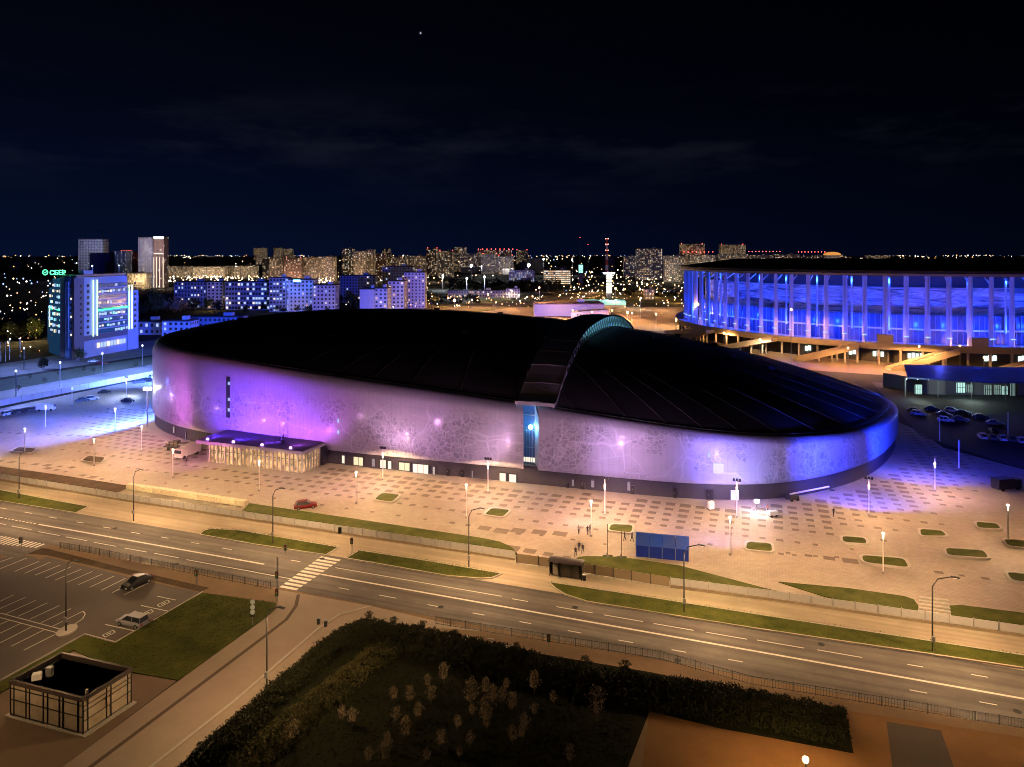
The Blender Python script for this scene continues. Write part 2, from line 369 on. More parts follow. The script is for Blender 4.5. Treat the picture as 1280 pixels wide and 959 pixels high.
# markings
def mark(s0, s1, t0, w_, name='lane_marking', parent=road, z=0.084, m=M_paint):
    return strip(s0, s1, t0-w_/2, t0+w_/2, z).build(name, m, parent)
def t_at(px, py): return st(G(px, py))
S_cr = st(G(385, 712))[0]                 # crosswalk position
sa = st(G(345, 728))[0]
mark(st(G(51, 655))[0], st(G(332, 704.8))[0], 0.0, 0.34, 'centre_line'); mark(st(G(402, 718))[0], 125, 0.0, 0.34, 'centre_line')
mark(-190, st(G(8, 646.5))[0], 0.0, 0.3, 'centre_line')
def dashes(pairs, w_=0.16):
    for (x0, y0, x1, y1) in pairs:
        s0, t0 = st(G(x0, y0)); s1, t1 = st(G(x1, y1)); mark(s0, s1, (t0+t1)/2, w_)
Z8 = lambda x, y: (x/4, 480+y/4)
def q(a, b, f): return (*f(*a), *f(*b))
dashes([q((0, 622), (35, 628), Z8), q((125, 643), (160, 650), Z8), q((245, 667), (283, 674), Z8), q((383, 692), (418, 698), Z8), q((515, 717), (553, 724), Z8), q((655, 743), (698, 751), Z8), q((805, 768), (843, 774), Z8), q((955, 795), (997, 801), Z8), q((1110, 823), (1160, 831), Z8),
        q((0, 700), (30, 706), Z8), q((60, 712), (155, 732), Z8), q((192, 740), (297, 761), Z8), q((328, 767), (436, 786), Z8), q((470, 794), (580, 815), Z8), q((622, 823), (735, 843), Z8), q((772, 849), (893, 872), Z8), q((935, 880), (1279, 946), Z8)])
Z2 = lambda x, y: (320+x/3.765, 560+y/3.765)
dashes([q((0, 588), (170, 620), Z2), q((165, 530), (208, 538), Z2), q((375, 565), (1155, 702), Z2), q((1205, 712), (1279, 726), Z2), q((390, 660), (437, 670), Z2), q((580, 695), (660, 710), Z2), q((808, 740), (860, 750), Z2), q((1020, 779), (1075, 790), Z2)])
Z3 = lambda x, y: (640+x/4, 600+y/4)
dashes([q((222, 637), (405, 668), Z3), q((460, 678), (655, 711), Z3), q((708, 721), (908, 755), Z3), q((970, 765), (1175, 799), Z3), q((38, 711), (96, 722), Z3), q((280, 756), (346, 769), Z3), q((533, 804), (606, 817), Z3), q((798, 852), (870, 865), Z3), q((1080, 900), (1155, 914), Z3)])
Z4 = lambda x, y: (940+x/3.197, 600+y/3.197)
dashes([q((20, 642), (208, 675), Z4), q((262, 683), (440, 711), Z4), q((620, 740), (684, 750), Z4), q((875, 780), (942, 791), Z4), q((630, 842), (700, 855), Z4), q((908, 889), (980, 903), Z4)])
for k in range(9):
    s0 = st(G(10, 647))[0]+k*.95; mark(s0, s0+.55, 0.0, 0.25)
mhm = MB().tube([(0, 0, 0), (0, 0, .012)], .42, 12).data('manhole_cover'); mhm.materials.append(M_black)
for s_, t_ in ((-80, 3.2), (-58, -4.6), (-37, 4.8), (-12, -3.0), (6, 3.1), (21, -5.2), (38, 4.4), (57, -2.8), (72, 5.0), (-20, 6.1)):
    p = RD(s_, t_, .084); link('manhole_cover', mhm, road, p)
# crosswalk stripes
sc0 = st(G(412, 698))[0]; scn = st(G(360, 733))[0]
for k in range(11):
    f = k/10; a = G(401, 696.5).lerp(G(350.5, 733.8), f); b = G(424, 702).lerp(G(372, 737.5), f)
    s0, t0 = st(a); s1, t1 = st(b); mark(s0, s1, (t0+t1)/2, 0.62, 'crossing_stripe', z=0.088)
strip(-125, -84.5, -11.5, T_near, 0.07).build('side_road_mouth', M_asph2, kind='structure')
for k in range(15):
    s0 = -99+k*.92; MB().add([RD(s0+.2, -9.3+.12*k, .076), RD(s0+.66, -9.3+.12*k, .076), RD(s0+.66, -5.9, .076), RD(s0+.2, -5.9, .076)], [(0, 1, 2, 3)]).build('crossing_stripe', M_paint, road)
# parking bay lines (car park)
Z0 = lambda x, y: (x/5.818, 660+y/5.818)
def pline(a, b, w_=0.14, name='bay_line'):
    A, B = G(*a), G(*b); d = B-A; nrm = Vector((-d.y, d.x, 0)).normalized()*w_/2; z = Vector((0, 0, 0.068))
    MB().quad(A-nrm+z, B-nrm+z, B+nrm+z, A+nrm+z).build(name, M_paint, parking)
for a, b in [((0, 300), (195, 222)), ((0, 250), (130, 205)), ((105, 320), (285, 245)), ((180, 333), (365, 252)), ((255, 347), (440, 272)), ((328, 368), (515, 286)), ((400, 383), (592, 303)), ((485, 400), (672, 320)), ((568, 417), (745, 338)), ((652, 435), (832, 352)), ((735, 457), (912, 370)), ((815, 474), (925, 420)), ((905, 488), (1085, 402)),
             ((0, 590), (185, 508)), ((0, 537), (100, 490)), ((45, 627), (260, 530)), ((130, 647), (345, 548)), ((215, 668), (432, 568)), ((300, 692), (515, 590)), ((385, 717), (605, 608)),
             ((0, 770), (150, 698)), ((0, 840), (240, 718)), ((80, 865), (325, 742)), ((172, 893), (420, 768)), ((0, 705), (70, 675)),
             ((0, 622), (450, 742)), ((0, 655), (430, 770)),
             ((765, 705), (975, 752)), ((1025, 567), (1228, 610)), ((1145, 500), (1279, 528)), ((1228, 610), (1215, 628)), ((620, 780), (835, 833)), ((835, 833), (960, 765)), ((1050, 660), (1110, 680))]:
    pline(Z0(*a), Z0(*b))
for a, b in zip([(605, 608), (620, 630), (600, 665), (540, 705)], [(620, 630), (600, 665), (540, 705), (500, 725)]): pline(Z0(*a), Z0(*b))
for cx_, cy_ in ((797, 770), (1075, 620), (1195, 550)):
    u = (35, -18); v = (28, 5)
    c = [(cx_-u[0]-v[0]*.6, cy_-u[1]-v[1]), (cx_+u[0]-v[0]*.4, cy_+u[1]-v[1]), (cx_+u[0]+v[0]*.2, cy_+u[1]+v[1]*2), (cx_-u[0]+v[0]*.1, cy_-u[1]+v[1]*2)]
    for i in range(4): pline(Z0(*c[i-1]), Z0(*c[i]), 0.12, 'symbol_line')
    pline(Z0(cx_-22, cy_+10), Z0(cx_+10, cy_-4), 0.2, 'symbol_line')
kerbline([(-150, 930), (0, 852), (106, 794), (144, 804), (200, 772), (253, 741)], 0.2, 0.1)
mb = MB(); c = G(83.5, 790)
mb.prism([(c.x+1.1*cos(a)*1.0, c.y+1.5*sin(a)) for a in [k*pi/8 for k in range(16)]], 0.05, 0.28); mb.build('lamp_island', M_kerb, kind='structure')
# curly white ground lines on the near pavement
mb = MB(); random.seed(3)
for k in range(16):
    cc0 = G(540+k*6.5, 796.5+k*0.95)
    for j in range(2):
        a = random.uniform(0, 6.28); p = Vector((cc0.x+random.uniform(-.3, .3), cc0.y+random.uniform(-.8, .8), 0.055))
        for i in range(5):
            a += random.uniform(.3, .8); d = Vector((cos(a), sin(a), 0))*0.34; nn_ = Vector((-d.y, d.x, 0)).normalized()*0.05
            mb.quad(p-nn_, p+d-nn_, p+d+nn_, p+nn_); p = p+d
mb.build('painted_scroll', M_paint, kind='structure')

# ------------------------------------------------------------------ arena outline
C0 = Vector((-4., 203.))
ctrl = [(-109.5, 211), (-101, 197.5), (-89, 186.6), (-68, 175), (-43.9, 165), (-25.8, 159), (1.6, 150.8), (26.3, 143.3), (41, 140.3), (57, 141.5), (78.5, 153.5), (95, 172), (106, 191), (107, 213), (96, 237), (70, 258), (35, 271), (-10, 277), (-53, 272), (-90, 256), (-109, 235)]
def closed(P, K=24):
    m = len(P); V = [Vector(p) for p in P]; out = []
    d = [sqrt((V[(i+1) % m]-V[i]).length) for i in range(m)]
    for i in range(m):
        p0, p1, p2, p3 = V[i-1], V[i], V[(i+1) % m], V[(i+2) % m]
        t0 = 0; t1 = d[i-1]; t2 = t1+d[i]; t3 = t2+d[(i+1) % m]
        for k in range(K):
            t = t1+(t2-t1)*k/K
            A1 = p0*((t1-t)/(t1-t0))+p1*((t-t0)/(t1-t0)); A2 = p1*((t2-t)/(t2-t1))+p2*((t-t1)/(t2-t1)); A3 = p2*((t3-t)/(t3-t2))+p3*((t-t2)/(t3-t2))
            B1 = A1*((t2-t)/(t2-t0))+A2*((t-t0)/(t2-t0)); B2 = A2*((t3-t)/(t3-t1))+A3*((t-t1)/(t3-t1))
            out.append(B1*((t2-t)/(t2-t1))+B2*((t-t1)/(t2-t1)))
    for _ in range(90):
        out = [(out[i-1]+out[i]*2+out[(i+1) % len(out)])/4 for i in range(len(out))]
    return out
Q = closed(ctrl); NQ = len(Q)
AX = Vector((cos(-.28), sin(-.28)))
def hrim(p):
    w_ = (Vector((p[0], p[1]))-C0).dot(AX)/110
    return 18.86-8.586*w_-1.68*w_*w_+0.64*w_**3
BUL, INS = 12.0, 2.6
def ring(i, inset):
    v = Q[i]-C0; ln = v.length; return C0+v*((ln-inset)/ln)
def proj(p): return 640+F*p[0]/p[1], HY+F*(H-p[2])/p[1]
def dist_arena(x, y):
    inside = inpoly(x, y, Q); b = 1e9
    for i in range(0, NQ, 4):
        d = hypot(Q[i].x-x, Q[i].y-y)
        if d < b: b = d
    return -b if inside else b
# index ranges of the two shells
fr = [i for i in range(NQ) if Q[i].y < 230 and 652.5 < proj((Q[i].x, Q[i].y, 8))[0] < 679.5]
g0, g1 = min(fr), max(fr)
rear_i = min(range(NQ), key=lambda i: (Q[i]-Vector((46, 268))).length)
arc = [0.0]
for i in range(1, NQ): arc.append(arc[-1]+(Q[i]-Q[i-1]).length)
def facade_mat():
    m = bpy.data.materials.new('perforated_metal_facade'); m.use_nodes = True
    n = m.node_tree.nodes; l = m.node_tree.links; b = n['Principled BSDF']
    b.inputs['Roughness'].default_value = 0.55; b.inputs['Metallic'].default_value = 0.12; b.inputs['Coat Weight'].default_value = 0.22; b.inputs['Coat Roughness'].default_value = 0.14
    uv = n.new('ShaderNodeUVMap')
    def NZ(scale, det, loc=(0, 0, 0), rg=.6):
        mp = n.new('ShaderNodeMapping'); mp.inputs['Location'].default_value = loc; l.new(uv.outputs[0], mp.inputs[0])
        z = n.new('ShaderNodeTexNoise'); z.inputs['Scale'].default_value = scale; z.inputs['Detail'].default_value = det; z.inputs['Roughness'].default_value = rg; l.new(mp.outputs[0], z.inputs['Vector']); return z.outputs[0]
    def M(op, a, b_=None, clamp=False):
        x = n.new('ShaderNodeMath'); x.operation = op; x.use_clamp = clamp
        for i, v in enumerate((a, b_)):
            if v is None: continue
            if isinstance(v, (int, float)): x.inputs[i].default_value = v
            else: l.new(v, x.inputs[i])
        return x.outputs[0]
    sp = n.new('ShaderNodeSeparateXYZ'); l.new(uv.outputs[0], sp.inputs[0])
    # fade the printed map towards the top and the foot of the wall
    vf = M('MULTIPLY', M('SUBTRACT', 1.0, M('ABSOLUTE', M('DIVIDE', M('SUBTRACT', sp.outputs[1], 9.0), 7.5)), True), 2.2, True)
    land = M('MULTIPLY', M('SUBTRACT', NZ(0.085, 8, (3.1, 0, 0), .68), 0.485), 40.0, True)
    def VO(scale, feat, out='Distance', src=None):
        v = n.new('ShaderNodeTexVoronoi'); v.feature = feat; v.inputs['Scale'].default_value = scale; l.new(src or uv.outputs[0], v.inputs['Vector']); return v.outputs[out]
    dv = n.new('ShaderNodeVectorMath'); dv.operation = 'ADD'; l.new(uv.outputs[0], dv.inputs[0])
    zc = n.new('ShaderNodeTexNoise'); zc.inputs['Scale'].default_value = 0.12; zc.inputs['Detail'].default_value = 2; l.new(uv.outputs[0], zc.inputs['Vector'])
    sc_ = n.new('ShaderNodeVectorMath'); sc_.operation = 'SCALE'; sc_.inputs['Scale'].default_value = 5; l.new(zc.outputs['Color'], sc_.inputs[0]); l.new(sc_.outputs[0], dv.inputs[1])
    # printed town map: dark quarters of crisp irregular blocks with pale streets between them
    sepc = n.new('ShaderNodeSeparateColor'); l.new(VO(0.95, 'F1', 'Color', dv.outputs[0]), sepc.inputs[0])
    block_ = M('ADD', M('MULTIPLY', sepc.outputs[0], .8), .25)
    street = M('MULTIPLY', VO(0.95, 'DISTANCE_TO_EDGE', 'Distance', dv.outputs[0]), 9.0, True)
    darkp = M('MULTIPLY', M('MULTIPLY', M('MULTIPLY', land, block_), street), vf)
    def LN(scale, k, loc): 
        mp = n.new('ShaderNodeMapping'); mp.inputs['Location'].default_value = loc; l.new(dv.outputs[0], mp.inputs[0]); return M('SUBTRACT', 1.0, M('MULTIPLY', VO(scale, 'DISTANCE_TO_EDGE', 'Distance', mp.outputs[0]), k), True)
    line = M('MAXIMUM', LN(.065, 70.0, (0, 0, 0)), M('MULTIPLY', LN(.12, 45.0, (31, 7, 2)), .6))
    lines = M('MULTIPLY', line, vf)
    # panel joints
    def grid(s, per, wd):
        f = M('FRACT', M('DIVIDE', s, per)); return M('LESS_THAN', f, wd)
    joints = M('MAXIMUM', grid(sp.outputs[0], 1.2, 0.09), grid(sp.outputs[1], 3.0, 0.03))
    mott = M('MULTIPLY', NZ(0.5, 4), 0.14)
    val = M('ADD', 0.42, mott)
    val = M('SUBTRACT', val, M('MULTIPLY', darkp, 0.17)); val = M('ADD', val, M('MULTIPLY', M('MULTIPLY', M('SUBTRACT', 1.0, street), land), M('MULTIPLY', vf, .09))); val = M('ADD', val, M('MULTIPLY', lines, 0.14))
    val = M('SUBTRACT', val, M('MULTIPLY', joints, 0.055))
    cb = n.new('ShaderNodeCombineColor'); l.new(val, cb.inputs[0]); l.new(M('MULTIPLY', val, 0.965), cb.inputs[1]); l.new(M('MULTIPLY', val, 0.99), cb.inputs[2])
    l.new(cb.outputs[0], b.inputs['Base Color'])
    bm = n.new('ShaderNodeBump'); bm.inputs['Strength'].default_value = 0.25; bm.inputs['Distance'].default_value = 0.05; l.new(M('SUBTRACT', NZ(0.8, 3), M('MULTIPLY', joints, .3)), bm.inputs['Height']); l.new(bm.outputs[0], b.inputs['Normal'])
    return m
M_facade = facade_mat()
arena = thing('sports_arena', 'large oval sports arena with pale pink and violet lit walls and a black domed roof', 'arena', (0, 0, 0))
ZB = 3.3
def shell(idx):
    mb = MB(); mb.uv = []; prof = [(0, 0.35), (0.03, 0.05), (0.1, 0)]+[(.25, 0), (.4, 0), (.55, 0), (.7, 0)]
    for k in range(1, 11):
        a = pi/2*k/10; prof.append((0.80+0.20*sin(a), INS*(1-cos(a))))
    np_ = len(prof)
    for i in idx:
        ii = i % NQ; zt = hrim(ring(ii, INS)); u = arc[ii]+(arc[-1] if i >= NQ else 0)
        for f, ins in prof:
            p = ring(ii, ins); mb.v.append((p.x, p.y, ZB+(zt-ZB)*f)); mb.uv.append((u, ZB+(zt-ZB)*f+ (ins if f > .9 else 0)))
    for a in range(len(idx)-1):
        for k in range(np_-1): mb.f.append((a*np_+k, (a+1)*np_+k, (a+1)*np_+k+1, a*np_+k+1))
    return mb
left_idx = list(range(rear_i+3, NQ+g0+1)); right_idx = list(range(g1, rear_i-2))
shell(left_idx).build('facade_shell', M_facade, arena, smooth=True, label='taller western wall shell with violet and pink light')
shell(right_idx).build('facade_shell', M_facade, arena, smooth=True, label='lower eastern wall shell turning deep blue at its tip')
# plinth
mb = MB(); IN2 = 0.7
for i in range(NQ):
    p = ring(i, IN2); mb.v += [(p.x, p.y, 0.0), (p.x, p.y, ZB+0.3)]
for i in range(NQ): j = (i+1) % NQ; mb.f.append((2*i, 2*j, 2*j+1, 2*i+1))
M_plinth = mat('dark_plinth_cladding', (0.026, 0.024, 0.034), 0.5, noise=(0.3, 1, (0.036, 0.034, 0.046)))
mb.build('plinth', M_plinth, arena)
# roof
def zroof(p):
    """height of the dome over a plan point"""
    v = Vector((p[0], p[1]))-C0; ln = v.length
    if ln < 1e-3: return hrim(C0)+BUL
    a = atan2(v.y, v.x); i = min(range(NQ), key=lambda i: abs((atan2((Q[i]-C0).y, (Q[i]-C0).x)-a+pi) % (2*pi)-pi))
    k = min(1.0, ln/((Q[i]-C0).length-INS))
    rimp = ring(i, INS); q_ = C0+(rimp-C0)*k
    return hrim(q_)+BUL*(1-k**2.5)
mb = MB(); ks = [1.0, .985, .96, .92, .87, .8, .72, .62, .5, .38, .25, .12]
for k in ks:
    for i in range(0, NQ, 2):
        rimp = ring(i, INS); p = C0+(rimp-C0)*k; mb.v.append((p.x, p.y, hrim(p)+BUL*(1-k**2.5)+0.02))
n2 = NQ//2
for r in range(len(ks)-1):
    for i in range(n2): j = (i+1) % n2; mb.f.append((r*n2+i, r*n2+j, (r+1)*n2+j, (r+1)*n2+i))
mb.v.append((C0.x, C0.y, hrim(C0)+BUL)); cc_ = len(mb.v)-1; b0 = (len(ks)-1)*n2
for i in range(n2): mb.f.append((b0+i, b0+(i+1) % n2, cc_))
M_roof = mat('black_membrane_roof', (0.085, 0.075, 0.075), 0.7, noise=(0.08, 1, (0.12, 0.105, 0.105)), spec=0.2)
mb.build('roof', M_roof, arena, smooth=True)
sm = MB()
for i in range(0, NQ, 12):
    rimp = ring(i, INS); pts = []
    for k in (.99, .95, .9, .82, .72, .6, .45):
        p = C0+(rimp-C0)*k; pts.append((p.x, p.y, hrim(p)+BUL*(1-k**2.5)+.1))
    sm.tube(pts, .09, 3)
sm.build('roof_seams', M_roof, arena, kind='stuff')
random.seed(77)
for k in range(14):
    a_ = random.uniform(0, 6.28); f = random.uniform(.3, .85); i = random.randrange(NQ); p = C0+(ring(i, INS)-C0)*f
    MB().box((p.x, p.y, hrim(p)+BUL*(1-f**2.5)+.5), (1.6, 1.2, 1.0), RA).build('roof_vent', M_roof, arena)
# thin dark gutter rim where roof meets wall
mb = MB()
for i in range(NQ):
    p = ring(i, INS-0.1); q_ = ring(i, INS+0.9); z = hrim(p)
    mb.v += [(p.x, p.y, z-0.05), (p.x, p.y, z+0.22), (q_.x, q_.y, z+0.5)]
for i in range(NQ):
    j = (i+1) % NQ
    for k in range(2): mb.f.append((3*i+k, 3*j+k, 3*j+k+1, 3*i+k+1))
mb.build('roof_gutter', mat('gutter_metal', (0.02, 0.019, 0.02), 0.5), arena)
# arch band over the roof
gm = (g0+g1)//2
A0 = ring(gm, .8)+Vector((1.6, -.5)); A1 = ring(rear_i, 2.0)
dA = (A1-A0); LA = dA.length; ua = dA.normalized(); va = Vector((ua.y, -ua.x))     # va points right
HW = 4.35
NS = 44; arch = []
def zarch(f): 
    p = A0+dA*f
    b_ = zroof(p)
    return b_+0.9+2.3*sin(pi*min(1, max(0, f)))**0.7
for k in range(NS+1): arch.append((A0+dA*(k/NS), zarch(k/NS)))
mb = MB()
for k, (p, z) in enumerate(arch):
    for s_, dz in ((-1, -1.6), (-1, 0), (-.3, .12), (.4, .12), (1.0, 0)):
        qv = p+va*HW*s_; mb.v.append((qv.x, qv.y, z+dz))
for k in range(NS):
    for j in range(4): a = k*5+j; mb.f.append((a, a+1, a+6, a+5))
M_band = mat('arch_cladding', (0.62, 0.58, 0.56), 0.4, metal=0.0, noise=(0.5, 1, (0.50, 0.46, 0.44)))
band_o = mb.build('roof_arch', M_band, arena)
for k in range(0, NS, 1):      # cladding seams raised across the band
    if k % 2: continue
    p, z = arch[k]; mb = MB()
    a = p-va*HW*.99; b_ = p+va*HW*.99
    mb.tube([(a.x, a.y, z+0.03), (p.x, p.y, z+0.17), (b_.x, b_.y, z+0.03)], 0.07, 4)
    mb.build('cladding_seam', M_band, band_o)
# lit truss under its right edge
tr = MB(); lit = MB()
for k in range(NS):
    f = k/NS
    (p, z), (p2, z2) = arch[k], arch[k+1]
    a = p+va*HW*0.93; b_ = p2+va*HW*0.93; za, zb = zroof(a)+.15, zroof(b_)+.15
    for (u, v_) in (((a.x, a.y, z-.15), (b_.x, b_.y, z2-.15)), ((a.x, a.y, za), (b_.x, b_.y, zb)), ((a.x, a.y, z-.1), (b_.x, b_.y, zb)), ((a.x, a.y, za), (a.x, a.y, z-.1))):
        tr.tube([u, v_], 0.13, 4)
    if .26 < f < .97:
        e0 = p+va*HW*.6; e1 = p2+va*HW*.6
        lit.quad((e0.x, e0.y, za), (e1.x, e1.y, zb), (e1.x, e1.y, z2-.2), (e0.x, e0.y, z-.2))
tr.build('truss', mat('pale_steel', (0.5, 0.55, 0.55), 0.5), band_o, kind='stuff')
lit.build('lit_glazing', mat('teal_lit_glazing', (0.05, 0.1, 0.12), 0.3, emit=(0.10, 0.32, 0.42), es=1.0, noise=None), band_o)
mb = MB()
pe = arch[0][0]-ua*0.3; mb.box((pe.x, pe.y, arch[0][1]-0.35), (2*HW+0.2, 0.7, 0.75), atan2(va.y, va.x)); mb.build('arch_end_cap', mat('pale_trim', (0.42, 0.40, 0.38), 0.5), band_o)
mb = MB(); mb.tube([((p+va*HW*1.02).x, (p+va*HW*1.02).y, z) for p, z in arch], 0.16, 4); mb.build('edge_trim', mat('pale_trim'), band_o)
# recessed glass slot
def pt(i, inset, z): p = ring(i % NQ, inset); return (p.x, p.y, z)
zt = hrim(ring(gm, INS))
slot = MB()
slot.quad(pt(g0, 4.0, ZB+.4), pt(g1, 4.0, ZB+.4), pt(g1, 4.0, zt), pt(g0, 4.0, zt))
M_slot = mat('blue_glass', (0.02, 0.05, 0.10), 0.12, spec=0.8, emit=(0.01, 0.06, 0.22), es=0.35)
slot_o = slot.build('glass_wall', M_slot, arena)
for side in (g0, g1):
    MB().quad(pt(side, 0.0, ZB), pt(side, 5, ZB), pt(side, 5, zt+.2), pt(side, 0, zt-2.5)).build('reveal_wall', mat('pale_trim'), arena)
mb = MB(); mb.quad(pt(g0, 1.5, 0), pt(g1, 1.5, 0), pt(g1, 1.5, ZB+.4), pt(g0, 1.5, ZB+.4)); mb.quad(pt(g0, 1.5, ZB+.4), pt(g1, 1.5, ZB+.4), pt(g1, 4.0, ZB+.4), pt(g0, 4.0, ZB+.4)); mb.build('slot_base', M_plinth, arena)
for k in range(9):
    f = (k+.5)/9; a = Vector(pt(g0, 3.8, 0)).lerp(Vector(pt(g1, 3.8, 0)), f)
    MB().box((a.x, a.y, ZB+.4+(zt-ZB-1)*.5*.62), (0.10, 0.25, (zt-ZB-1)*.62), RA).build('mullion', M_pole, slot_o)
for f in (.28, .55, .8, .95):
    a = Vector(pt(g0, 3.85, 0)); b_ = Vector(pt(g1, 3.85, 0)); c = (a+b_)/2
    MB().box((c.x, c.y, ZB+(zt-ZB)*f), ((b_-a).length, .25, .16), RA).build('transom', M_pole, slot_o)
a = Vector(pt(g0, 3.7, 0)); b_ = Vector(pt(g1, 3.7, 0))
for k in range(6):
    c = a.lerp(b_, (k+.5)/6); MB().box((c.x, c.y, ZB+1.2), (0.42, .1, 1.0), RA).build('lit_pane', E_win[1], slot_o)
c = a.lerp(b_, .68); MB().ball((c.x, c.y-.3, 11.8), .55, 8).build('blue_lamp', E_('blue_lamp_glow', (0.25, 0.6, 1.0), 12), slot_o)
plight('lamp_light', (c.x, c.y-1.6, 11.8), 900, (0.12, 0.45, 1.0), 0.4)
plight('lamp_light', (c.x, c.y-2.0, 17.0), 350, (0.3, 0.5, 1.0), 0.4)
# tall dark window slit, small square window, tiny windows
def on_wall(px, py, off=0.06, inset=0.0):
    """index of the front wall point at pixel column px, and height of pixel row py there"""
    best = min((i for i in range(NQ) if Q[i].y < 215), key=lambda i: abs(proj((Q[i].x, Q[i].y, 8))[0]-px))
    v = (Q[best]-C0); ln = v.length; p = C0+v*((ln-inset+off)/ln)
    tg = (Q[(best+1) % NQ]-Q[best-1]).normalized()
    return p, zat(py, p.y), atan2(tg.y, tg.x), p.y
p, z1, a, D = on_wall(285, 471); z0 = zat(522, D)
sl = MB().box((p.x, p.y, (z0+z1)/2), (1.0, .5, z1-z0), a).build('window_slit', M_glass, arena)
for py in (479, 499, 512): MB().box((p.x+.25, p.y-.35, zat(py, D)), (0.5, .2, 0.8), a).build('lit_pane', E_win[2], sl)
p, z1, a, D = on_wall(899, 579); z0 = zat(592, D); wd = 13*D/F
sw = MB().box((p.x, p.y, (z0+z1)/2), (wd, .5, z1-z0), a).build('square_window', mat('lit_screen', (.1, .1, .1), .5, emit=(0.75, 0.72, 1.0), es=0.75), arena)
for k in range(4):
    MB().box((p.x+cos(a)*(k-1.5)*wd/4, p.y+sin(a)*(k-1.5)*wd/4-.05, (z0+z1)/2), (.06, .5, z1-z0), a).build('window_bar', M_white, sw)
for px, py in ((422, 526), (422, 540), (885, 569)):
    p, z1, a, D = on_wall(px, py); MB().box((p.x, p.y, z1), (.4, .4, .9), a).build('small_window', E_win[2], arena)
# doors and shop windows of the plinth
def plinth_item(px0, px1, py0, py1, m, name, par=arena):
    p, z1, a, D = on_wall((px0+px1)/2, py0, 0.08, IN2); z0 = max(.1, zat(py1, D)); z1 = min(zat(py0, D), ZB)
    return MB().box((p.x, p.y, (z0+z1)/2), (max(.3, (px1-px0)*D/F), .3, z1-z0), a).build(name, m, par), p, a, D, z0, z1
for it in [(424.5, 429, 569, 579, 1), (438, 452, 571, 581.5, 0), (461, 466, 573, 583, 2), (471, 479.5, 574.5, 585, 1), (484, 489, 576, 586, 1), (498, 513, 578, 588, 0), (514, 535.5, 580, 592, 1), (537.5, 541, 582.5, 593, 1), (542, 546, 583, 593, 2), (589, 591.5, 588, 597, 2), (622.5, 631, 591, 602, 1), (634, 643.5, 592.5, 603.5, 1), (213, 216, 533, 541, 1), (229, 232, 539, 549, 2), (717, 720, 599, 607, 2), (743, 747, 600, 609, 2), (784, 788, 602, 613, 2)]:
    dim = it[4] == 2
    m = E_('dim_blue_pane', (0.35, 0.42, 0.55), .35) if dim else E_('shop_window_light', (1.0, 0.75, 0.45), .9) if it[4] == 0 else E_('white_shop_window', (1.0, .88, .68), .95)
    o, p, a, D, z0, z1 = plinth_item(*it[:4], m, 'plinth_window')
    wd = (it[1]-it[0])*D/F
    nb = max(1, int(wd/1.0))
    fm = MB()
    for k in range(nb+1):
        x = -wd/2+wd*k/nb; fm.box((p.x+cos(a)*x, p.y+sin(a)*x, (z0+z1)/2), (.1, .45, z1-z0), a)
    fm.box((p.x, p.y, z1), (wd+.1, .45, .12), a)
    fm.build('window_frame', M_dark, o)
for px0, px1 in ((555, 560), (575, 579), (710, 714), (726, 731), (790, 795), (845, 849), (883, 893)):
    py = 586+(px0-555)*.058 if px0 < 650 else 603+ (px0-710)*.05
    o, p, a, D, z0, z1 = plinth_item(px0, px1, py, py+18, mat('dark_door', (.012, .012, .016), .3), 'service_door')
    MB().box((p.x-cos(a)*.2, p.y-sin(a)*.2-.2, 1.1), (.08, .1, .3), a).build('handle', M_pole, o)
o, p, a, D, z0, z1 = plinth_item(917.5, 927, 613, 627, mat('pale_door', (.55, .62, .66), .4, emit=(.4, .5, .6), es=.12), 'pale_door')

# entrance pavilion
CZ = 5.2
FLp, FRp, RRp, RLp = Vector((-76.2, 166.9)), Vector((-47.4, 157.2)), Vector((-44.2, 166.4)), Vector((-73.2, 176.9))
pav = thing('entrance_pavilion', 'low glazed entrance pavilion glowing warm under a flat violet roof at the arena wall', 'pavilion', (FRp.x, FRp.y, 0))
def L2(p, z=0): return (p[0]-FRp.x, p[1]-FRp.y, z)
mb = MB(); mb.prism([L2(p)[:2] for p in (FLp, FRp, RRp, RLp)], CZ-0.75, CZ); cap = mb.build('canopy_roof', mat('canopy_fascia', (.50, .47, .44), .6), pav)
ins_ = [p+((FLp+RRp)/2-p).normalized()*0.5 for p in (FLp, FRp, RRp, RLp)]
mb = MB(); mb.prism([L2(p)[:2] for p in ins_], CZ, CZ+.03); mb.build('roof_membrane', mat('canopy_membrane', (.16, .13, .19), .5), cap)
gl0 = FLp.lerp(FRp, .115)+Vector((.3, 1.0)); gl1 = FRp+Vector((-.5, 1.1)); gl2 = RRp+Vector((-.6, -.6))
M_pane = mat('warm_lit_glass', (.08, .06, .04), .25, emit=(1.0, .62, .28), es=.30)
m = M_pane; n = m.node_tree.nodes; l = m.node_tree.links   # interior seen through frosted glass: uneven brightness
t = n.new('ShaderNodeTexCoord'); z = n.new('ShaderNodeTexNoise'); z.inputs['Scale'].default_value = .9; z.inputs['Detail'].default_value = 5; l.new(t.outputs['Object'], z.inputs['Vector'])
rr = n.new('ShaderNodeMapRange'); rr.inputs[1].default_value = .35; rr.inputs[2].default_value = .68; rr.inputs[3].default_value = .12; rr.inputs[4].default_value = .95; l.new(z.outputs[0], rr.inputs[0]); l.new(rr.outputs[0], n['Principled BSDF'].inputs['Emission Strength'])
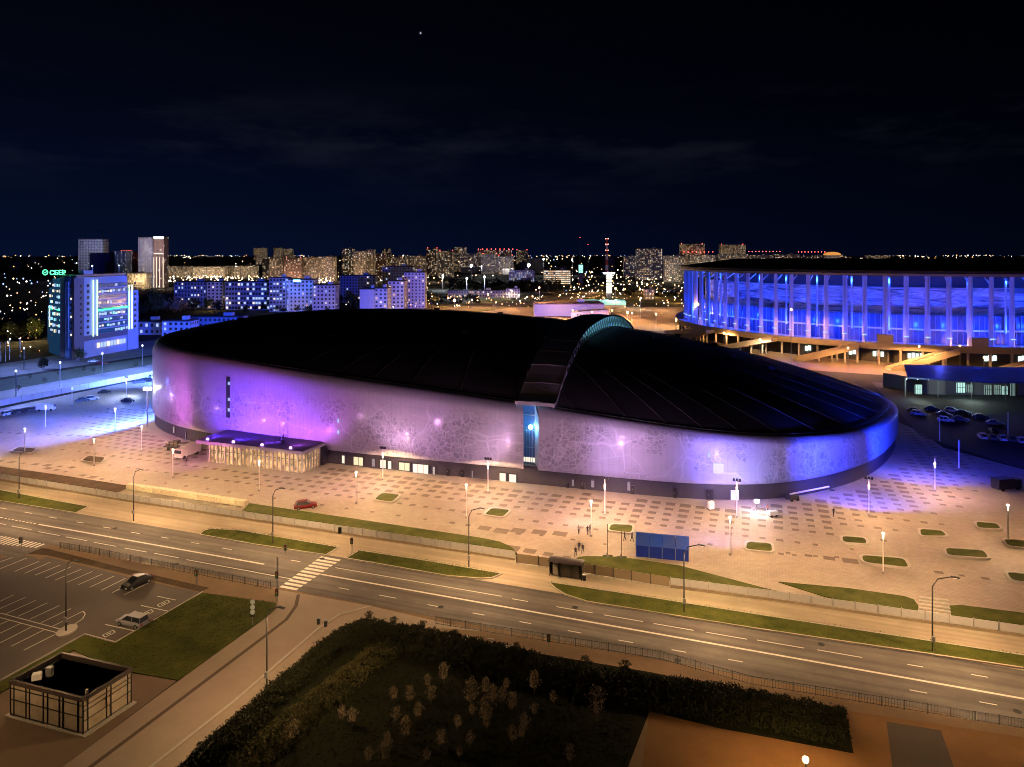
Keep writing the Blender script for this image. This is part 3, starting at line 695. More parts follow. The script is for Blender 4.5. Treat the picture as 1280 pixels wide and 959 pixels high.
def glazed(a, b, nseg):
    d = b-a; ang = atan2(d.y, d.x); seg = d.length/nseg
    for k in range(nseg):
        c = a+d*((k+.5)/nseg); MB().box(L2(c, 2.25), (seg-.12, .08, 4.35), ang).build('glass_pane', M_pane, pav)
    for k in range(nseg+1):
        c = a+d*(k/nseg); MB().box(L2(c-Vector((0, .25)), 2.25), (.14 if k % 2 else .26, .5, 4.45), ang).build('fin', mat('pale_fin', (.5, .43, .33), .6), pav)
    c = (a+b)/2; MB().box(L2(c-Vector((0, .1)), 2.9), (d.length, .12, .1), ang).build('transom', M_dark, pav)
glazed(gl0, gl1, 23); glazed(gl1, gl2, 8)
c = RRp+Vector((-1.2, -1.2)); MB().box(L2(c, 2.2), (2.2, 2.2, 4.4), RA).build('side_wall', M_plinth, pav)
ip = (gl0+gl1)/2+Vector((1.5, 3.2))
for f in (.2, .5, .8):
    c = gl0.lerp(gl1, f)+Vector((-.5, -2.0)); plight('lamp_light', (c.x, c.y, 3.6), 60, (1, .62, .3), .5)
mb = MB(); c = FRp.lerp(RRp, .45)+Vector((-9, 3.5)); mb.box(L2(c, CZ+.25), (1.6, .9, .4), RA); mb.tube([L2(c, CZ+.3), L2(c+Vector((.7, 0)), CZ+2.0)], .12, 4); mb.tube([L2(c+Vector((-.5, 0)), CZ+.3), L2(c+Vector((.7, 0)), CZ+2.0)], .08, 4)
mb.build('roof_floodlight_rig', M_dark, pav)

# ------------------------------------------------------------------ dark paving pieces of the plaza
random.seed(11)
pieces = []
def add_piece(c, lx, ly): pieces.append((c, lx, ly))
for i in range(-60, 52):
    for j in range(-2, 44):
        s_, t_ = i*2.85, 14+j*2.9
        p = RD(s_, t_)
        if not inpoly(p.x, p.y, plaza_poly): continue
        if p.y > 225: continue
        d = dist_arena(p.x, p.y)
        if d < 3.0 or d > 26: continue
        px, py = proj((p.x, p.y, 0))
        if px < -60 or px > 1330: continue
        if inpoly(p.x, p.y, [(-78, 165), (-46.5, 155.5), (-42, 166), (-72, 180)]): continue
        k = (d-3)/23
        if px > 1180 and d > 20: continue
        if j % 2 and k > .55: continue
        if i % 2 and k > .80: continue
        szf = (1.95 if not i % 3 else 1.6)*(1.15-k*.75)
        add_piece(p, szf*.98, szf*.82*(.9 if j % 2 else 1.0))
for t_, cyc in ((10.4+14, 1), ):
    pass
rows = [((640, 686), (1000, 746), [2.1, 1.7, 1.3, 1.0, .8, .7, .9, 0, 0, 1.2]), ((985, 692), (1262, 728), [.6, .9, 1.4, 1.9, 1.6, 1.4, 1.2, 1.0]), ((648, 664), (700, 668), [2.0]),
        ((565, 654), (648, 668), [.8, .8, 1.8, 2.1]), ((60, 586), (330, 640), [1.4, 1.0, .7, 0, 1.2, 1.6, .9, .6, 0]), ((940, 692), (1100, 700), [.6]), ((0, 541), (200, 551), [1.0, .8, 1.2, 0, .6]), ((0, 577), (90, 585), [1.3, 1.5, .9])]
for (a, b, szs) in rows:
    A, B = G(*a), G(*b); nn2 = max(2, int((B-A).length/3.1))
    for k in range(nn2+1):
        sz = szs[k % len(szs)]
        if sz < .3: continue
        p = A.lerp(B, k/nn2)
        add_piece(p, sz*1.25, sz*.95)
islands = [[(464, 627), (477, 617), (503, 620), (491, 631)], [(602, 646), (613, 636), (641, 639), (630, 650)], [(757, 666), (762, 656), (794, 658), (792, 670)], [(929, 690), (931, 678), (967, 681), (969, 694)],
  [(1051, 681), (1049, 671), (1084, 674), (1088, 684)], [(1076, 706), (1073, 695), (1133, 700), (1141, 714)], [(1149, 673), (1146, 662), (1180, 665), (1188, 674)], [(1181, 697), (1178, 686), (1232, 690), (1241, 702)],
  [(1220, 663), (1216, 653), (1248, 656), (1256, 665)], [(1258, 686), (1250, 675), (1300, 679), (1308, 690)], [(1262, 729), (1253, 716), (1300, 721), (1310, 736)], [(99, 578), (109, 571), (135, 573), (126, 581)], [(11, 566), (22, 560), (49, 562), (40, 568)]]
isl_w = [[G(*p) for p in q_] for q_ in islands]
def near_island(p):
    for q_ in isl_w:
        c = sum(q_, Vector())/4
        if (Vector((p.x, p.y, 0))-c).length < 5.2 and inpoly(p.x, p.y, [(v-c)*1.35+c for v in q_]): return True
    return False
pieces = [q_ for q_ in pieces if not near_island(q_[0])]
pieces.sort(key=lambda q_: -(q_[1]*q_[2]/(q_[0].y**3)))
unit = MB().box((0, 0, 0.0), (1, 1, .04)).data('paving_slab'); unit.materials.append(M_slab)
for k, (p, lx, ly) in enumerate(pieces[:285]):
    o = link('paving_slab', unit, plaza, (p.x, p.y, PZ+.002), RA+random.uniform(-.01, .01)); o.scale = (lx, ly, 1)
mb = MB()
for p, lx, ly in pieces[285:]: mb.box((p.x, p.y, PZ+.002), (lx, ly, .04), RA)
mb.build('paving_slabs_small', M_slab, plaza, kind='stuff')

# planter islands
isl_lab = ['grass island with pale kerb nearest the long shop windows of the arena', 'small grass island with kerb south of the glass slot of the arena', 'grass island with kerb just behind the blue tent', 'grass island with kerb right of the blue tent',
  'narrow dark grass island with kerb below the blue curved arena wall', 'long bright green island crossed by a white lamp post', 'dark island furthest up among the eastern group of islands', 'long dark island without a lamp in the eastern group',
  'dark island at the edge of the dark car park', 'dark island at the foot of a lone tall white post by the right edge', 'green island cut by the right edge of the plaza', 'dark soil bed with pale kerb and a lamp post on the western plaza', 'leftmost dark soil bed with kerb on the western plaza']
def rounded(poly, r, k=5):
    out = []; n = len(poly)
    for i in range(n):
        p = poly[i]; a = poly[i-1]; b = poly[(i+1) % n]
        p1 = p+(a-p).normalized()*r; p2 = p+(b-p).normalized()*r
        for j in range(k+1):
            f = j/k; out.append(p1*(1-f)**2+p*2*f*(1-f)+p2*f*f)
    return out
for q_, lab in zip(isl_w, isl_lab):
    c = sum(q_, Vector())/4
    t = thing('planter_island', lab, 'planter', c, 0, 'planter islands on the plaza')
    P = rounded([v-c for v in q_], 1.3); P2 = [v*(1-0.45/v.length) for v in P]; n = len(P)
    mb = MB()
    for ring_, z in ((P, 0.1), (P, .42), (P2, .42), (P2, .25)): mb.v += [(v.x, v.y, z) for v in ring_]
    for r_ in range(3):
        for i in range(n): j = (i+1) % n; mb.f.append((r_*n+i, r_*n+j, (r_+1)*n+j, (r_+1)*n+i))
    mb.build('kerb', M_kerb, t)
    dark = 'soil' in lab or 'dark' in lab
    MB().add([(v.x, v.y, .33) for v in P2], [tuple(range(n))]).build('planting', M_earth if 'soil' in lab else M_grass, t)

# ------------------------------------------------------------------ lamps
def lamp_proto(kind):
    t = thing('plaza_lamp', '', 'lamp'); kids = []
    if kind == 'plain':
        mb = MB().tube([(0, 0, 0), (0, 0, 5.4)], .11, 8, .09); kids.append((mb.build('pole', M_white, t), None))
        kids.append((MB().tube([(0, 0, 5.4), (0, 0, 6.2)], .12, 8).build('lamp_head', E_warm, t), None))
        kids.append((MB().tube([(0, 0, 6.2), (0, 0, 6.32)], .2, 8).build('cap', M_dark, t), None))
        kids.append((MB().tube([(0, 0, 0), (0, 0, .35)], .2, 8).build('base', M_pole, t), None))
    elif kind == 'flood':
        kids.append((MB().tube([(0, 0, 0), (0, 0, 6.9)], .12, 8, .1).build('pole', M_white, t), None))
        kids.append((MB().tube([(0, 0, 5.0), (0, 0, 5.8)], .17, 8).build('lamp_head', E_warm, t), None))
        br = MB().box((0, 0, 6.9), (1.5, .12, .12), RA).build('bracket', M_dark, t); kids.append((br, None))
        for s_ in (-.55, 0, .55): kids.append((MB().box((cos(RA)*s_, sin(RA)*s_, 7.15), (.38, .3, .4), RA).build('floodlight', M_dark, t), None))
        kids.append((MB().tube([(0, 0, 0), (0, 0, .35)], .2, 8).build('base', M_pole, t), None))
    elif kind == 'street':
        t.name = 'street_lamp'
        kids.append((MB().tube([(0, 0, 0), (0, 0, 8.2), (.5, -.3, 9.3), (1.8, -1.0, 9.9)], .10, 8, .06).build('pole', M_dark, t), None))
        hd = MB().box((2.1, -1.2, 9.92), (.9, .3, .14), -.5).build('lamp_head', M_dark, t); kids.append((hd, None))
        kids.append((MB().box((2.1, -1.2, 9.835), (.6, .22, .03), -.5).build('lens', E_warm, hd), hd))
        kids.append((MB().box((0, -.18, 1.7), (.35, .3, .7)).build('junction_box', M_pole, t), None))
    return Proto(t, kids)
lamps = {k: lamp_proto(k) for k in ('plain', 'flood', 'street')}
WARM = (1.0, .57, .28); PINK = (1.0, .70, .62); SOD = (1.0, .60, .29)
PP = 12500     # plaza lamp power
def put_lamp(kind, px, py, label, power, col, group, bat=True):
    g = G(px, py, PZ); r, mp_ = lamps[kind].place(g, 0, label, group)
    r['label'] = label
    if power:
        if kind == 'street': plight('lamp_light', (g.x+2.6, g.y-1.7, 9.5), power, col, .25, bat=True)
        else: plight('lamp_light', (g.x, g.y, (6.05 if kind == 'plain' else 5.6)+.4), power, col, .2, bat=True)
    return r, g
plain = [(31, 567.5, 'on the leftmost soil bed', 1), (117.5, 582.5, 'on the soil bed nearest the lit retaining ledge', 1), (177, 564, 'west of the parked white truck', 1), (144, 538.7, 'on the blue lit western plaza beyond the soil beds', .8), (216, 597.5, 'in front of the white truck by the pavilion', 1), (57, 535, 'alone on the blue part of the western plaza', .4), (324, 614, 'in front of the glazed pavilion', 1),
   (445, 629.6, 'left of the grass island by the shop windows', 1), (583, 647.6, 'between the two small grass islands south of the arena', 1), (739, 671, 'beside the walking group of people', 1), (912.5, 694, 'right of the blue tent', 1), (1104, 717, 'standing on the long bright green island', 1.1), (1260, 677, 'beside the dark island at the right edge', .9), (90, 508, 'under bright white glare near the pale boundary fence', 0)]
for px, py, lb, k in plain:
    put_lamp('plain', px, py, 'slim white plaza lamp '+lb, PP*k, WARM, 'slim white plaza lamps')
floods = [(478.5, 600, 'in front of the long shop window', 1), (610, 616, 'just left of the glass slot', 1), (756, 644, 'before the service doors of the pink wall', 1), (921, 647, 'by the pale door under the square window', .9), (1086, 644, 'under the deep blue arena wall', .9), (1168.6, 614, 'off the blue eastern tip', 1.0)]
for px, py, lb, k in floods:
    put_lamp('flood', px, py, 'white plaza lamp topped with dark floodlights '+lb, PP*k, WARM, 'plaza lamps with floodlights')
put_lamp('flood', 158, 497, 'white plaza lamp topped with dark floodlights glaring white beside the road fence', 260, (.75, .85, 1), 'plaza lamps with floodlights')
for px, py, lb, k in [(24, 624, 'by the left end of the brown bank', 1), (167, 651, 'below the lit retaining ledge', 1), (341, 679.5, 'before the grass strip left of the crossing', 1), (586, 710, 'on the pavement between crossing and shelter', 1), (855, 766, 'on the grass strip below the blue tent', 1), (1165.5, 815, 'near the plaza steps', 1)]:
    put_lamp('street', px, py, 'tall grey street lamp with a curved arm '+lb, 7200*k, SOD, 'street lamps along the boulevard')
put_lamp('street', 333.5, 861, 'tall grey street lamp with a curved arm on the side street', 4200, SOD, 'street lamps of the side streets')
put_lamp('street', 82.5, 790, 'tall grey street lamp with a curved arm in the car park on a round island', 2000, SOD, 'street lamps of the side streets')
put_lamp('street', -70, 930, 'tall street lamp beyond the substation at the left edge', 1100, SOD, 'street lamps of the side streets')
# unlit posts on the dark side
po = MB().tube([(0, 0, 0), (0, 0, 6.6)], .12, 8, .09).data('pole'); po.materials.append(M_white)
for px, py, lb in ((1174.6, 552, 'shorter unlit white post standing in the dark car park'), (1198.6, 585.6, 'unlit white post between the arena tip and the dark car park'), (1260, 545, 'unlit thin post by the parked cars near the right edge')):
    t = thing('lamp_post', lb, 'lamp post', G(px, py), 0, 'unlit posts in the dark car park'); link('pole', po, t)
    MB().box((0, 0, 6.65), (.9, .3, .12)).build('lamp_head', M_dark, t)

# wall washing floodlights, with added ones at slim lamps that carry no fixture
def wash(px, py, z, tpx, tz, power, col, ang=110):
    g = G(px, py, 0); i = min((i for i in range(NQ) if Q[i].y < 240), key=lambda i: abs(proj((Q[i].x, Q[i].y, 8))[0]-tpx))
    return spot((g.x, g.y, z), (Q[i].x, Q[i].y, tz), power, col, ang, 1.0, .35)
LPK = (.86, .46, .94)
for a_ in [(610, 616, 7.3, 590, 12, 810, LPK, 155), (478.5, 600, 7.3, 505, 13, 810, LPK, 155), (756, 644, 7.3, 745, 9, 1080, (.95, .48, .86), 155), (756, 644, 7.3, 830, 9, 2300, (.62, .38, 1), 155),
  (583, 648, 6.8, 640, 12, 2160, LPK, 155), (445, 630, 6.8, 440, 12, 2808, (.86, .36, 1.0), 155), (324, 614, 6.8, 410, 12, 1080, (.8, .30, .95), 155), (739, 671, 6.8, 700, 9, 2430, (.84, .42, .95), 155), (912.5, 694, 6.8, 860, 8, 4300, (.36, .26, 1.0), 155),  # added washers: these slim lamps have no floodlight of their own
  (921, 647, 7.3, 925, 8, 6500, (.20, .14, 1.0), 155), (1086, 644, 7.3, 1015, 8, 26000, (.03, .05, 1.0), 155), (1168.6, 614, 7.3, 1122, 12, 36000, (.006, .03, 1.0), 150),
  (177, 564, 8, 215, 12, 3744, (.85, .16, 1.0), 155), (216, 597, 8, 262, 12, 3096, (.95, .18, .95), 155), (144, 539, 8, 205, 12, 2700, (.40, .30, 1.0), 155)]: wash(*a_)
# uplights on the canopy
cu = MB().box((0, 0, .2), (.5, .35, .35)).data('floodlight'); cu.materials.append(E_('violet_lamp_glow', (.6, .25, 1.0), 9))
for f, col, pw in ((.08, (.10, .035, 1.0), 7500), (.33, (.09, .03, 1.0), 8000), (.6, (.22, .05, 1.0), 3200), (.86, (.60, .12, 1.0), 2200)):
    p = FLp.lerp(FRp, f)+(RRp-FRp).normalized()*1.2
    o = link('canopy_floodlight', cu, None, (p.x, p.y, CZ+.03), RA, category='floodlight', group='floodlights on the canopy roof', label=('westernmost' if f < .1 else 'second' if f < .4 else 'third' if f < .7 else 'easternmost')+' small violet floodlight along the front edge of the canopy roof')
    q_ = p+(RRp-FRp).normalized()*9
    spot((p.x, p.y, CZ+.7), (q_.x, q_.y, 12.5), pw, col, 130, .8, .2)
# ------------------------------------------------------------------ fences
def fence(name, label, px, seg, hgt, m, mpost, z0=0.5, group=None, base=None):
    pts = [G(*p) for p in px]; o0 = pts[0].copy()
    t = thing(name, label, 'fence', o0, 0, group)
    post = MB().box((0, 0, hgt/2+.1), (.09, .12, hgt+.25)).data('post'); post.materials.append(mpost)
    pan = MB().box((0, 0, hgt/2), (seg-.08, .05, hgt-.08)); 
    for k in range(1, 4): pan.box((-seg/2+seg*k/4, -.035, hgt/2), (.04, .03, hgt-.1))
    pan = pan.data('panel'); pan.materials.append(m)
    for a, b in zip(pts, pts[1:]):
        d = b-a; n = max(1, round(d.length/seg)); ang = atan2(d.y, d.x)
        for k in range(n):
            c = a+d*((k+.5)/n)-o0; o = link('panel', pan, t, (c.x, c.y, z0), ang); o.scale = (d.length/n/seg, 1, 1)
            c = a+d*(k/n)-o0; link('post', post, t, (c.x, c.y-.06, z0-.1), ang)
        if base:
            c = (a+b)/2-o0; MB().box((c.x, c.y, z0/2), (d.length, .3, z0), ang).build('footing', base, t)
    return t
M_fw = mat('white_sheet_fence', (.42, .41, .40), .55, noise=(.4, 1, (.34, .33, .32))); M_ft = mat('tan_sheet_fence', (.28, .22, .14), .7, noise=(.5, 1, (.22, .17, .11)))
fence('sheet_fence', 'long white sheet metal fence along the plaza edge left of the brown shelter', fence_px[:5], 2.9, 1.15, M_fw, M_pole, .45, None, M_ft)
fence('sheet_fence', 'tan see-through fence section directly behind and beside the roadside shelter', [(646, 704.5), (700, 712), (837, 735)], 2.9, 1.5, M_ft, M_dark, .15, None, M_kerb)
fence('sheet_fence', 'long white sheet metal fence from the tan section to the right edge of the photo', [(838, 735)]+fence_px[6:], 2.9, 1.15, M_fw, M_pole, .45, None, M_ft)
fence('boundary_fence', 'bright white panel fence between the western plaza and the blue lit road', [(-120, 532), (0, 508), (100, 488), (198, 469)], 3.4, 2.0, mat('white_fence_sheet', (.6, .6, .62), .5), M_pole, .1, None, M_kerb)
def railing(label, px, seg=2.2):
    pts = [G(*p) for p in px]; o0 = pts[0].copy(); t = thing('guard_railing', label, 'railing', o0)
    post = MB().box((0, 0, .6), (.07, .07, 1.2)).data('post'); post.materials.append(M_dark); pk = MB()
    for a, b in zip(pts, pts[1:]):
        d = b-a; n = max(1, round(d.length/seg)); ang = atan2(d.y, d.x)
        for z in (.18, 1.08): c = (a+b)/2-o0; MB().box((c.x, c.y, z), (d.length, .05, .05), ang).build('rail', M_dark, t)
        for k in range(n+1): c = a+d*(k/n)-o0; link('post', post, t, (c.x, c.y, 0), ang)
        for k in range(int(d.length/.3)): c = a+d*((k*.3+.15)/d.length)-o0; pk.box((c.x, c.y, .63), (.03, .03, .9), ang)
    pk.build('baluster', M_dark, t, kind='stuff')
railing('dark metal guard railing between the road and the car park', [(75, 686), (112, 692), (230, 716), (338, 737)])
railing('long dark metal guard railing between the road and the hedged plot', [(545, 781), (620, 793), (825, 825), (940, 857), (1280, 912)])

# lit retaining ledge on the plaza
a, b = G(160, 611), G(308, 633); d = b-a; t = thing('retaining_ledge', 'long low pale stone ledge lit bright yellow behind the white fence', 'ledge', a)
nb = 26
for k in range(nb):
    c = d*((k+.5)/nb); MB().box((c.x, c.y, .55+.02*(k % 3)), (d.length/nb-.05, 1.1+.1*(k % 2), 1.1), atan2(d.y, d.x)).build('stone_block', mat('pale_stone', (.62, .56, .42), .8, noise=(2, 1, (.42, .36, .25))), t)
for f in (.15, .5, .85): c = a+d*f; plight('lamp_light', (c.x+.5, c.y-2.2, 2.2), 160, (1, .72, .32), .3)

# ------------------------------------------------------------------ vehicles
def car_proto(kind, col, nm):
    body_m = mat('car_paint_'+nm, col, .5, metal=.0, spec=.3)
    t = thing('parked_car', '', 'car'); kids = []
    L_ = 4.5; W = .88
    if kind == 'wagon': cab = [(-2.05, .78), (-1.85, 1.42), (.35, 1.46), (1.15, .88)]
    elif kind == 'sedan': cab = [(-1.65, .86), (-.95, 1.40), (.25, 1.42), (1.15, .88)]
    else: cab = [(-1.9, .84), (-1.45, 1.48), (.2, 1.52), (1.0, .92)]
    st_ = [(-2.22, .35, .62, .72), (-2.12, .28, .82, .84), (-1.5, .2, .90, .88), (-.6, .2, .88, .88), (.6, .2, .90, .88), (1.3, .2, .88, .87), (1.95, .24, .76, .82), (2.22, .34, .58, .70)]
    mb = MB(); 
    for x, zb, zt, w_ in st_: mb.v += [(x, -w_*.94, zb), (x, -w_, (zb+zt)/2), (x, -w_*.9, zt), (x, w_*.9, zt), (x, w_, (zb+zt)/2), (x, w_*.94, zb)]
    for i in range(len(st_)-1):
        for k in range(6): a = i*6+k; b_ = i*6+(k+1) % 6; mb.f.append((a, b_, b_+6, a+6))
    mb.f += [tuple(range(5, -1, -1)), tuple(range((len(st_)-1)*6, len(st_)*6))]
    kids.append((mb.build('body', body_m, t, smooth=False), None))
    g = MB()
    for x, z in cab: w_ = .80 if z < 1.2 else .62; g.v += [(x, -w_, z), (x, w_, z)]
    for i in range(3): g.f.append((2*i, 2*i+1, 2*i+3, 2*i+2))
    g.f += [(0, 2, 4, 6), (7, 5, 3, 1), (0, 6, 7, 1)]
    kids.append((g.build('windows', M_glass, t), None))
    r = MB(); x0, x1 = cab[1][0]-.05, cab[2][0]+.05; r.box(((x0+x1)/2, 0, cab[1][1]+.04), (x1-x0, 1.26, .06)); kids.append((r.build('roof', body_m, t), None))
    pl = MB()
    for s_ in (-1, 1):
        for (xa, za), (xb, zb) in ((cab[0], cab[1]), (cab[2], cab[3])): pl.tube([(xa, s_*.80, za), (xb, s_*.635, zb)], .045, 4)
        pl.tube([(-.55, s_*.80, .86), (-.55, s_*.63, 1.45)], .04, 4)
    kids.append((pl.build('pillars', body_m, t, kind='stuff'), None))
    for x in (-1.38, 1.38):
        for s_ in (-1, 1):
            wh = MB().tube([(x, s_*.70, .32), (x, s_*.90, .32)], .32, 12).build('wheel', M_black, t); kids.append((wh, None))
            kids.append((MB().tube([(x, s_*.89, .32), (x, s_*.915, .32)], .19, 8).build('rim', M_pole, wh), wh))
    for s_ in (-.62, .62):
        kids.append((MB().box((2.16, s_, .56), (.12, .34, .14)).build('headlight', M_white, t), None))
        kids.append((MB().box((-2.17, s_, .68), (.1, .3, .16)).build('taillight', mat('tail_red', (.3, .01, .01), .3), t), None))
    return Proto(t, kids)
cars = {'silver': car_proto('wagon', (.30, .31, .33), 'silver'), 'black': car_proto('sedan', (.012, .012, .016), 'black'), 'red': car_proto('hatch', (.13, .006, .006), 'red'), 'white': car_proto('hatch', (.65, .65, .66), 'white'), 'grey': car_proto('sedan', (.10, .10, .11), 'grey')}
def car(c, px, py, ang, lab, group=None, sc=None):
    assert len(lab.split()) <= 16, lab
    return cars[c].place(G(px, py, .07), R(ang), lab, group, sc)
d_ = G(180, 779)-G(150, 781)
parked = 1
car('silver', 166, 781, 161, 'silver estate car parked in the bay beside the lawn')
car('black', 171, 732, 242, 'black saloon car parked at the top right of the car park')
car('red', 382, 635, 20, 'dark red hatchback parked alone on the plaza behind the grass slope')
lc = [('white', 10, 519, 'white'), ('black', 20, 517, 'black'), ('grey', 27, 516, 'grey'), ('black', 34, 515, 'black'), ('grey', 41, 514, 'grey')]
for k, (c, x, y, _) in enumerate(lc): car(c, x, y, 75, '%s car, %s in the row by the fence' % (_, ('first', 'second', 'third', 'fourth', 'fifth')[k]), 'cars along the boundary fence')
for c, x, y, a, lb in [('grey', 103, 502, 40, 'grey car parked behind the bright western glare patch, left end'), ('white', 115, 500, 30, 'white car standing in the bright glare left of the arena'), ('black', 131, 492, 25, 'black car parked beside the boundary fence near the glaring lamp'), ('grey', 174, 479, 30, 'grey car parked against the boundary fence close to the arena'), ('black', 186, 477, 20, 'black car parked closest to the western end of the arena'), ('white', 192, 473, 10, 'white car half hidden by the arena'), ('black', 160, 503, -10, 'black car parked below the glaring white lamp post'), ('grey', 189, 516, 15, 'grey car near the wall at the blue western foot of the arena')]: car(c, x, y, a, lb)
car('red', 127, 455.5, 20, 'red car on the road in front of the green neon tower'); car('white', 117, 453, 18, 'white car ahead of the red car below the green neon tower')
dk = [('grey', 1143, 515), ('white', 1148, 519), ('black', 1165, 513), ('grey', 1180, 520), ('white', 1190, 515), ('black', 1204, 518), ('grey', 1200, 526), ('white', 1182, 527), ('black', 1226, 523), ('grey', 1243, 531), ('white', 1228, 548), ('grey', 1240, 549), ('white', 1252, 550), ('grey', 1264, 551), ('white', 1276, 553), ('black', 1242, 541)]
pos = ['nearest the arena tip', 'second from the arena tip', 'below the bright kiosk', 'in the middle of the first row', 'in front of the long lit shop', 'below the middle of the lit shop', 'in the second row under the lit shop', 'beside the short unlit post', 'right of the first row', 'standing apart right of the middle', 'first of the bottom row', 'second of the bottom row', 'third of the bottom row', 'fourth of the bottom row', 'last of the bottom row', 'just above the bottom row']
for (c, x, y), p_ in zip(dk, pos): car(c, x, y, -30 if y < 540 else 70, '%s car in the dark car park, %s' % (c, p_), 'cars in the dark eastern car park')
# vans at the dark right edge
def box_truck(px, py, ang, label, col, name='truck', sc=1, cat='truck'):
    t = thing(name, label, cat, G(px, py, PZ), R(ang), None, sc); m = mat('truck_paint_'+label.split()[0], col, .4)
    MB().box((2.6, 0, 1.5), (1.9, 2.2, 2.0)).build('cab', m, t); MB().box((3.3, 0, 1.9), (.6, 2.0, .8)).build('windscreen', M_glass, t)
    MB().box((-.6, 0, 1.7), (4.4, 2.3, 2.2)).build('cargo_box' if cat == 'truck' else 'body', m, t); MB().box((.3, 0, .55), (6.4, 1.8, .25)).build('chassis', M_dark, t)
    for x in (2.6, -1.6):
        for s_ in (-1, 1): MB().tube([(x, s_*.85, .45), (x, s_*1.15, .45)], .45, 12).build('wheel', M_black, t)
    for s_ in (-.8, .8): MB().box((3.58, s_, .85), (.1, .35, .22)).build('headlight', M_white, t)
    return t
box_truck(236, 570, -108, 'pale cream truck parked with its cab towards the plaza, left of the pavilion', (.55, .5, .42))
box_truck(56, 513.5, 12, 'white box van parked at the right end of the fence row', (.75, .75, .78), 'van', .8, 'van')
box_truck(1256, 612, 12, 'black van parked in the dark at the right edge of the plaza', (.015, .015, .016), 'van', .9, 'van')
# dark machinery behind the truck
t = thing('equipment_trailer', 'dark equipment trailer with rails and crates between the truck and the arena wall', 'trailer', G(222, 563, PZ), RA)
MB().box((0, 0, .9), (7, 2.2, .25)).build('deck', M_dark, t)
for x in (-2, 2):
    for s_ in (-1, 1): MB().tube([(x, s_*.9, .4), (x, s_*1.15, .4)], .4, 10).build('wheel', M_black, t)
for k in range(5): MB().box((-2.8+k*1.35, .2*(k % 2), 1.5+.15*(k % 3)), (1.0, 1.3, .9+.3*(k % 3))).build('crate', mat('dull_crate', (.09, .07, .06), .8), t)
for s_ in (-1, 1): MB().tube([(-3.4, s_, 1.9), (3.4, s_, 1.9)], .05, 4).build('rail', M_pole, t)

# ------------------------------------------------------------------ people
def person_mesh(stride=.22, coat=0, key=0):
    me = bpy.data.meshes.new('person'); bm = bmesh.new(); sk = bm.verts.layers.skin.verify()
    def V(x, y, z, r, rt=None):
        v = bm.verts.new((x, y, z)); v[sk].radius = (r, rt or r*.8); return v
    def Ec(*vs):
        for a, b in zip(vs, vs[1:]): bm.edges.new((a, b))
    pel = V(0, 0, .95, .16, .12); ch = V(0, .02, 1.28, .17, .12); nk = V(0, .02, 1.47, .065); hd = V(0, .04, 1.60, .095, .1); tp = V(0, .03, 1.70, .085, .09)
    Ec(pel, ch, nk, hd, tp)
    for s_ in (-1, 1):
        hp = V(s_*.1, 0, .88, .10); kn = V(s_*.11, s_*stride*.6+.04, .50, .068); an = V(s_*.11, s_*stride-.03, .10, .045); to = V(s_*.12, s_*stride+.14, .04, .045, .03); Ec(pel, hp, kn, an, to)
        sh = V(s_*.19, .02, 1.40, .062); elb = V(s_*.25, -s_*.08, 1.13, .045); wr = V(s_*.25, -s_*.04+.08, .90, .032); Ec(ch, sh, elb, wr)
        pm = V(s_*.25, -s_*.03+.1, .83, .03, .018); Ec(wr, pm)
    bm.to_mesh(me); bm.free()
    for d in me.skin_vertices[0].data: d.use_root = False
    me.skin_vertices[0].data[0].use_root = True
    o = bpy.data.objects.new('tmp', me); COL.objects.link(o)
    md = o.modifiers.new('s', 'SKIN'); md.use_smooth_shade = True; sb = o.modifiers.new('d', 'SUBSURF'); sb.levels = 1
    dg = bpy.context.evaluated_depsgraph_get(); dg.update()
    r = bpy.data.meshes.new_from_object(o.evaluated_get(dg)); r.name = 'person_body'
    bpy.data.objects.remove(o)
    ms = [mat('dark_clothes%d' % key if False else 'dark_clothes', (.03, .03, .035), .9), mat('dark_jeans', (.02, .025, .045), .9), mat('skin', (.35, .2, .14), .6), mat('hair', (.03, .02, .012), .8), mat('orange_vest', (.5, .12, .02), .8), mat('light_jacket', (.30, .27, .24), .9)]
    r.materials.clear()
    for m in ms: r.materials.append(m)
    for p in r.polygons:
        z = p.center.z; k = 0
        if z < .93: k = 1
        if z > 1.48: k = 2
        if z > 1.66 or (z > 1.52 and p.center.y < .0): k = 3
        if z < .88 and abs(p.center.x) > .21: k = 2
        if k == 0 and coat: k = coat
        p.material_index = k; p.use_smooth = True
    return r
pms = [person_mesh(.22, 0), person_mesh(.05, 5), person_mesh(.15, 4), person_mesh(-.2, 0)]
for x, y, a, k, lb in [(723.5, 668, 40, 1, 'person in a light jacket standing alone left of the pair by the lamp'), (734.5, 669, 10, 0, 'person in dark clothes beside the white lamp, left of a pair'), (738, 667, -20, 3, 'person in dark clothes closest to the white lamp post'), (719.5, 696, 160, 0, 'person in dark clothes walking at the back left of three by the shelter'), (724, 689, 170, 3, 'person in dark clothes leading the group of three above the shelter'), (728.5, 692, 150, 0, 'person in dark clothes on the right of the group of three'),
   (781, 676, 90, 3, 'person in dark clothes left of two behind the blue tent corner'), (790, 677, -90, 0, 'person in dark clothes right of two behind the blue tent corner'), (1042, 646, 0, 0, 'lone person in dark clothes under the blue curved wall'), (233, 580, 30, 0, 'lone person in dark clothes in front of the cream truck'), (960, 641, 60, 2, 'worker in an orange vest beside the dazzling work light'), (416, 597-18, 20, 0, 'person in dark clothes waiting right of the glazed pavilion'), (135, 516, 0, 3, 'person in dark clothes on the blue lit western plaza')]:
    o = link('person', pms[k], None, G(x, y, PZ), R(a), label=lb, category='person', group='people on the plaza')

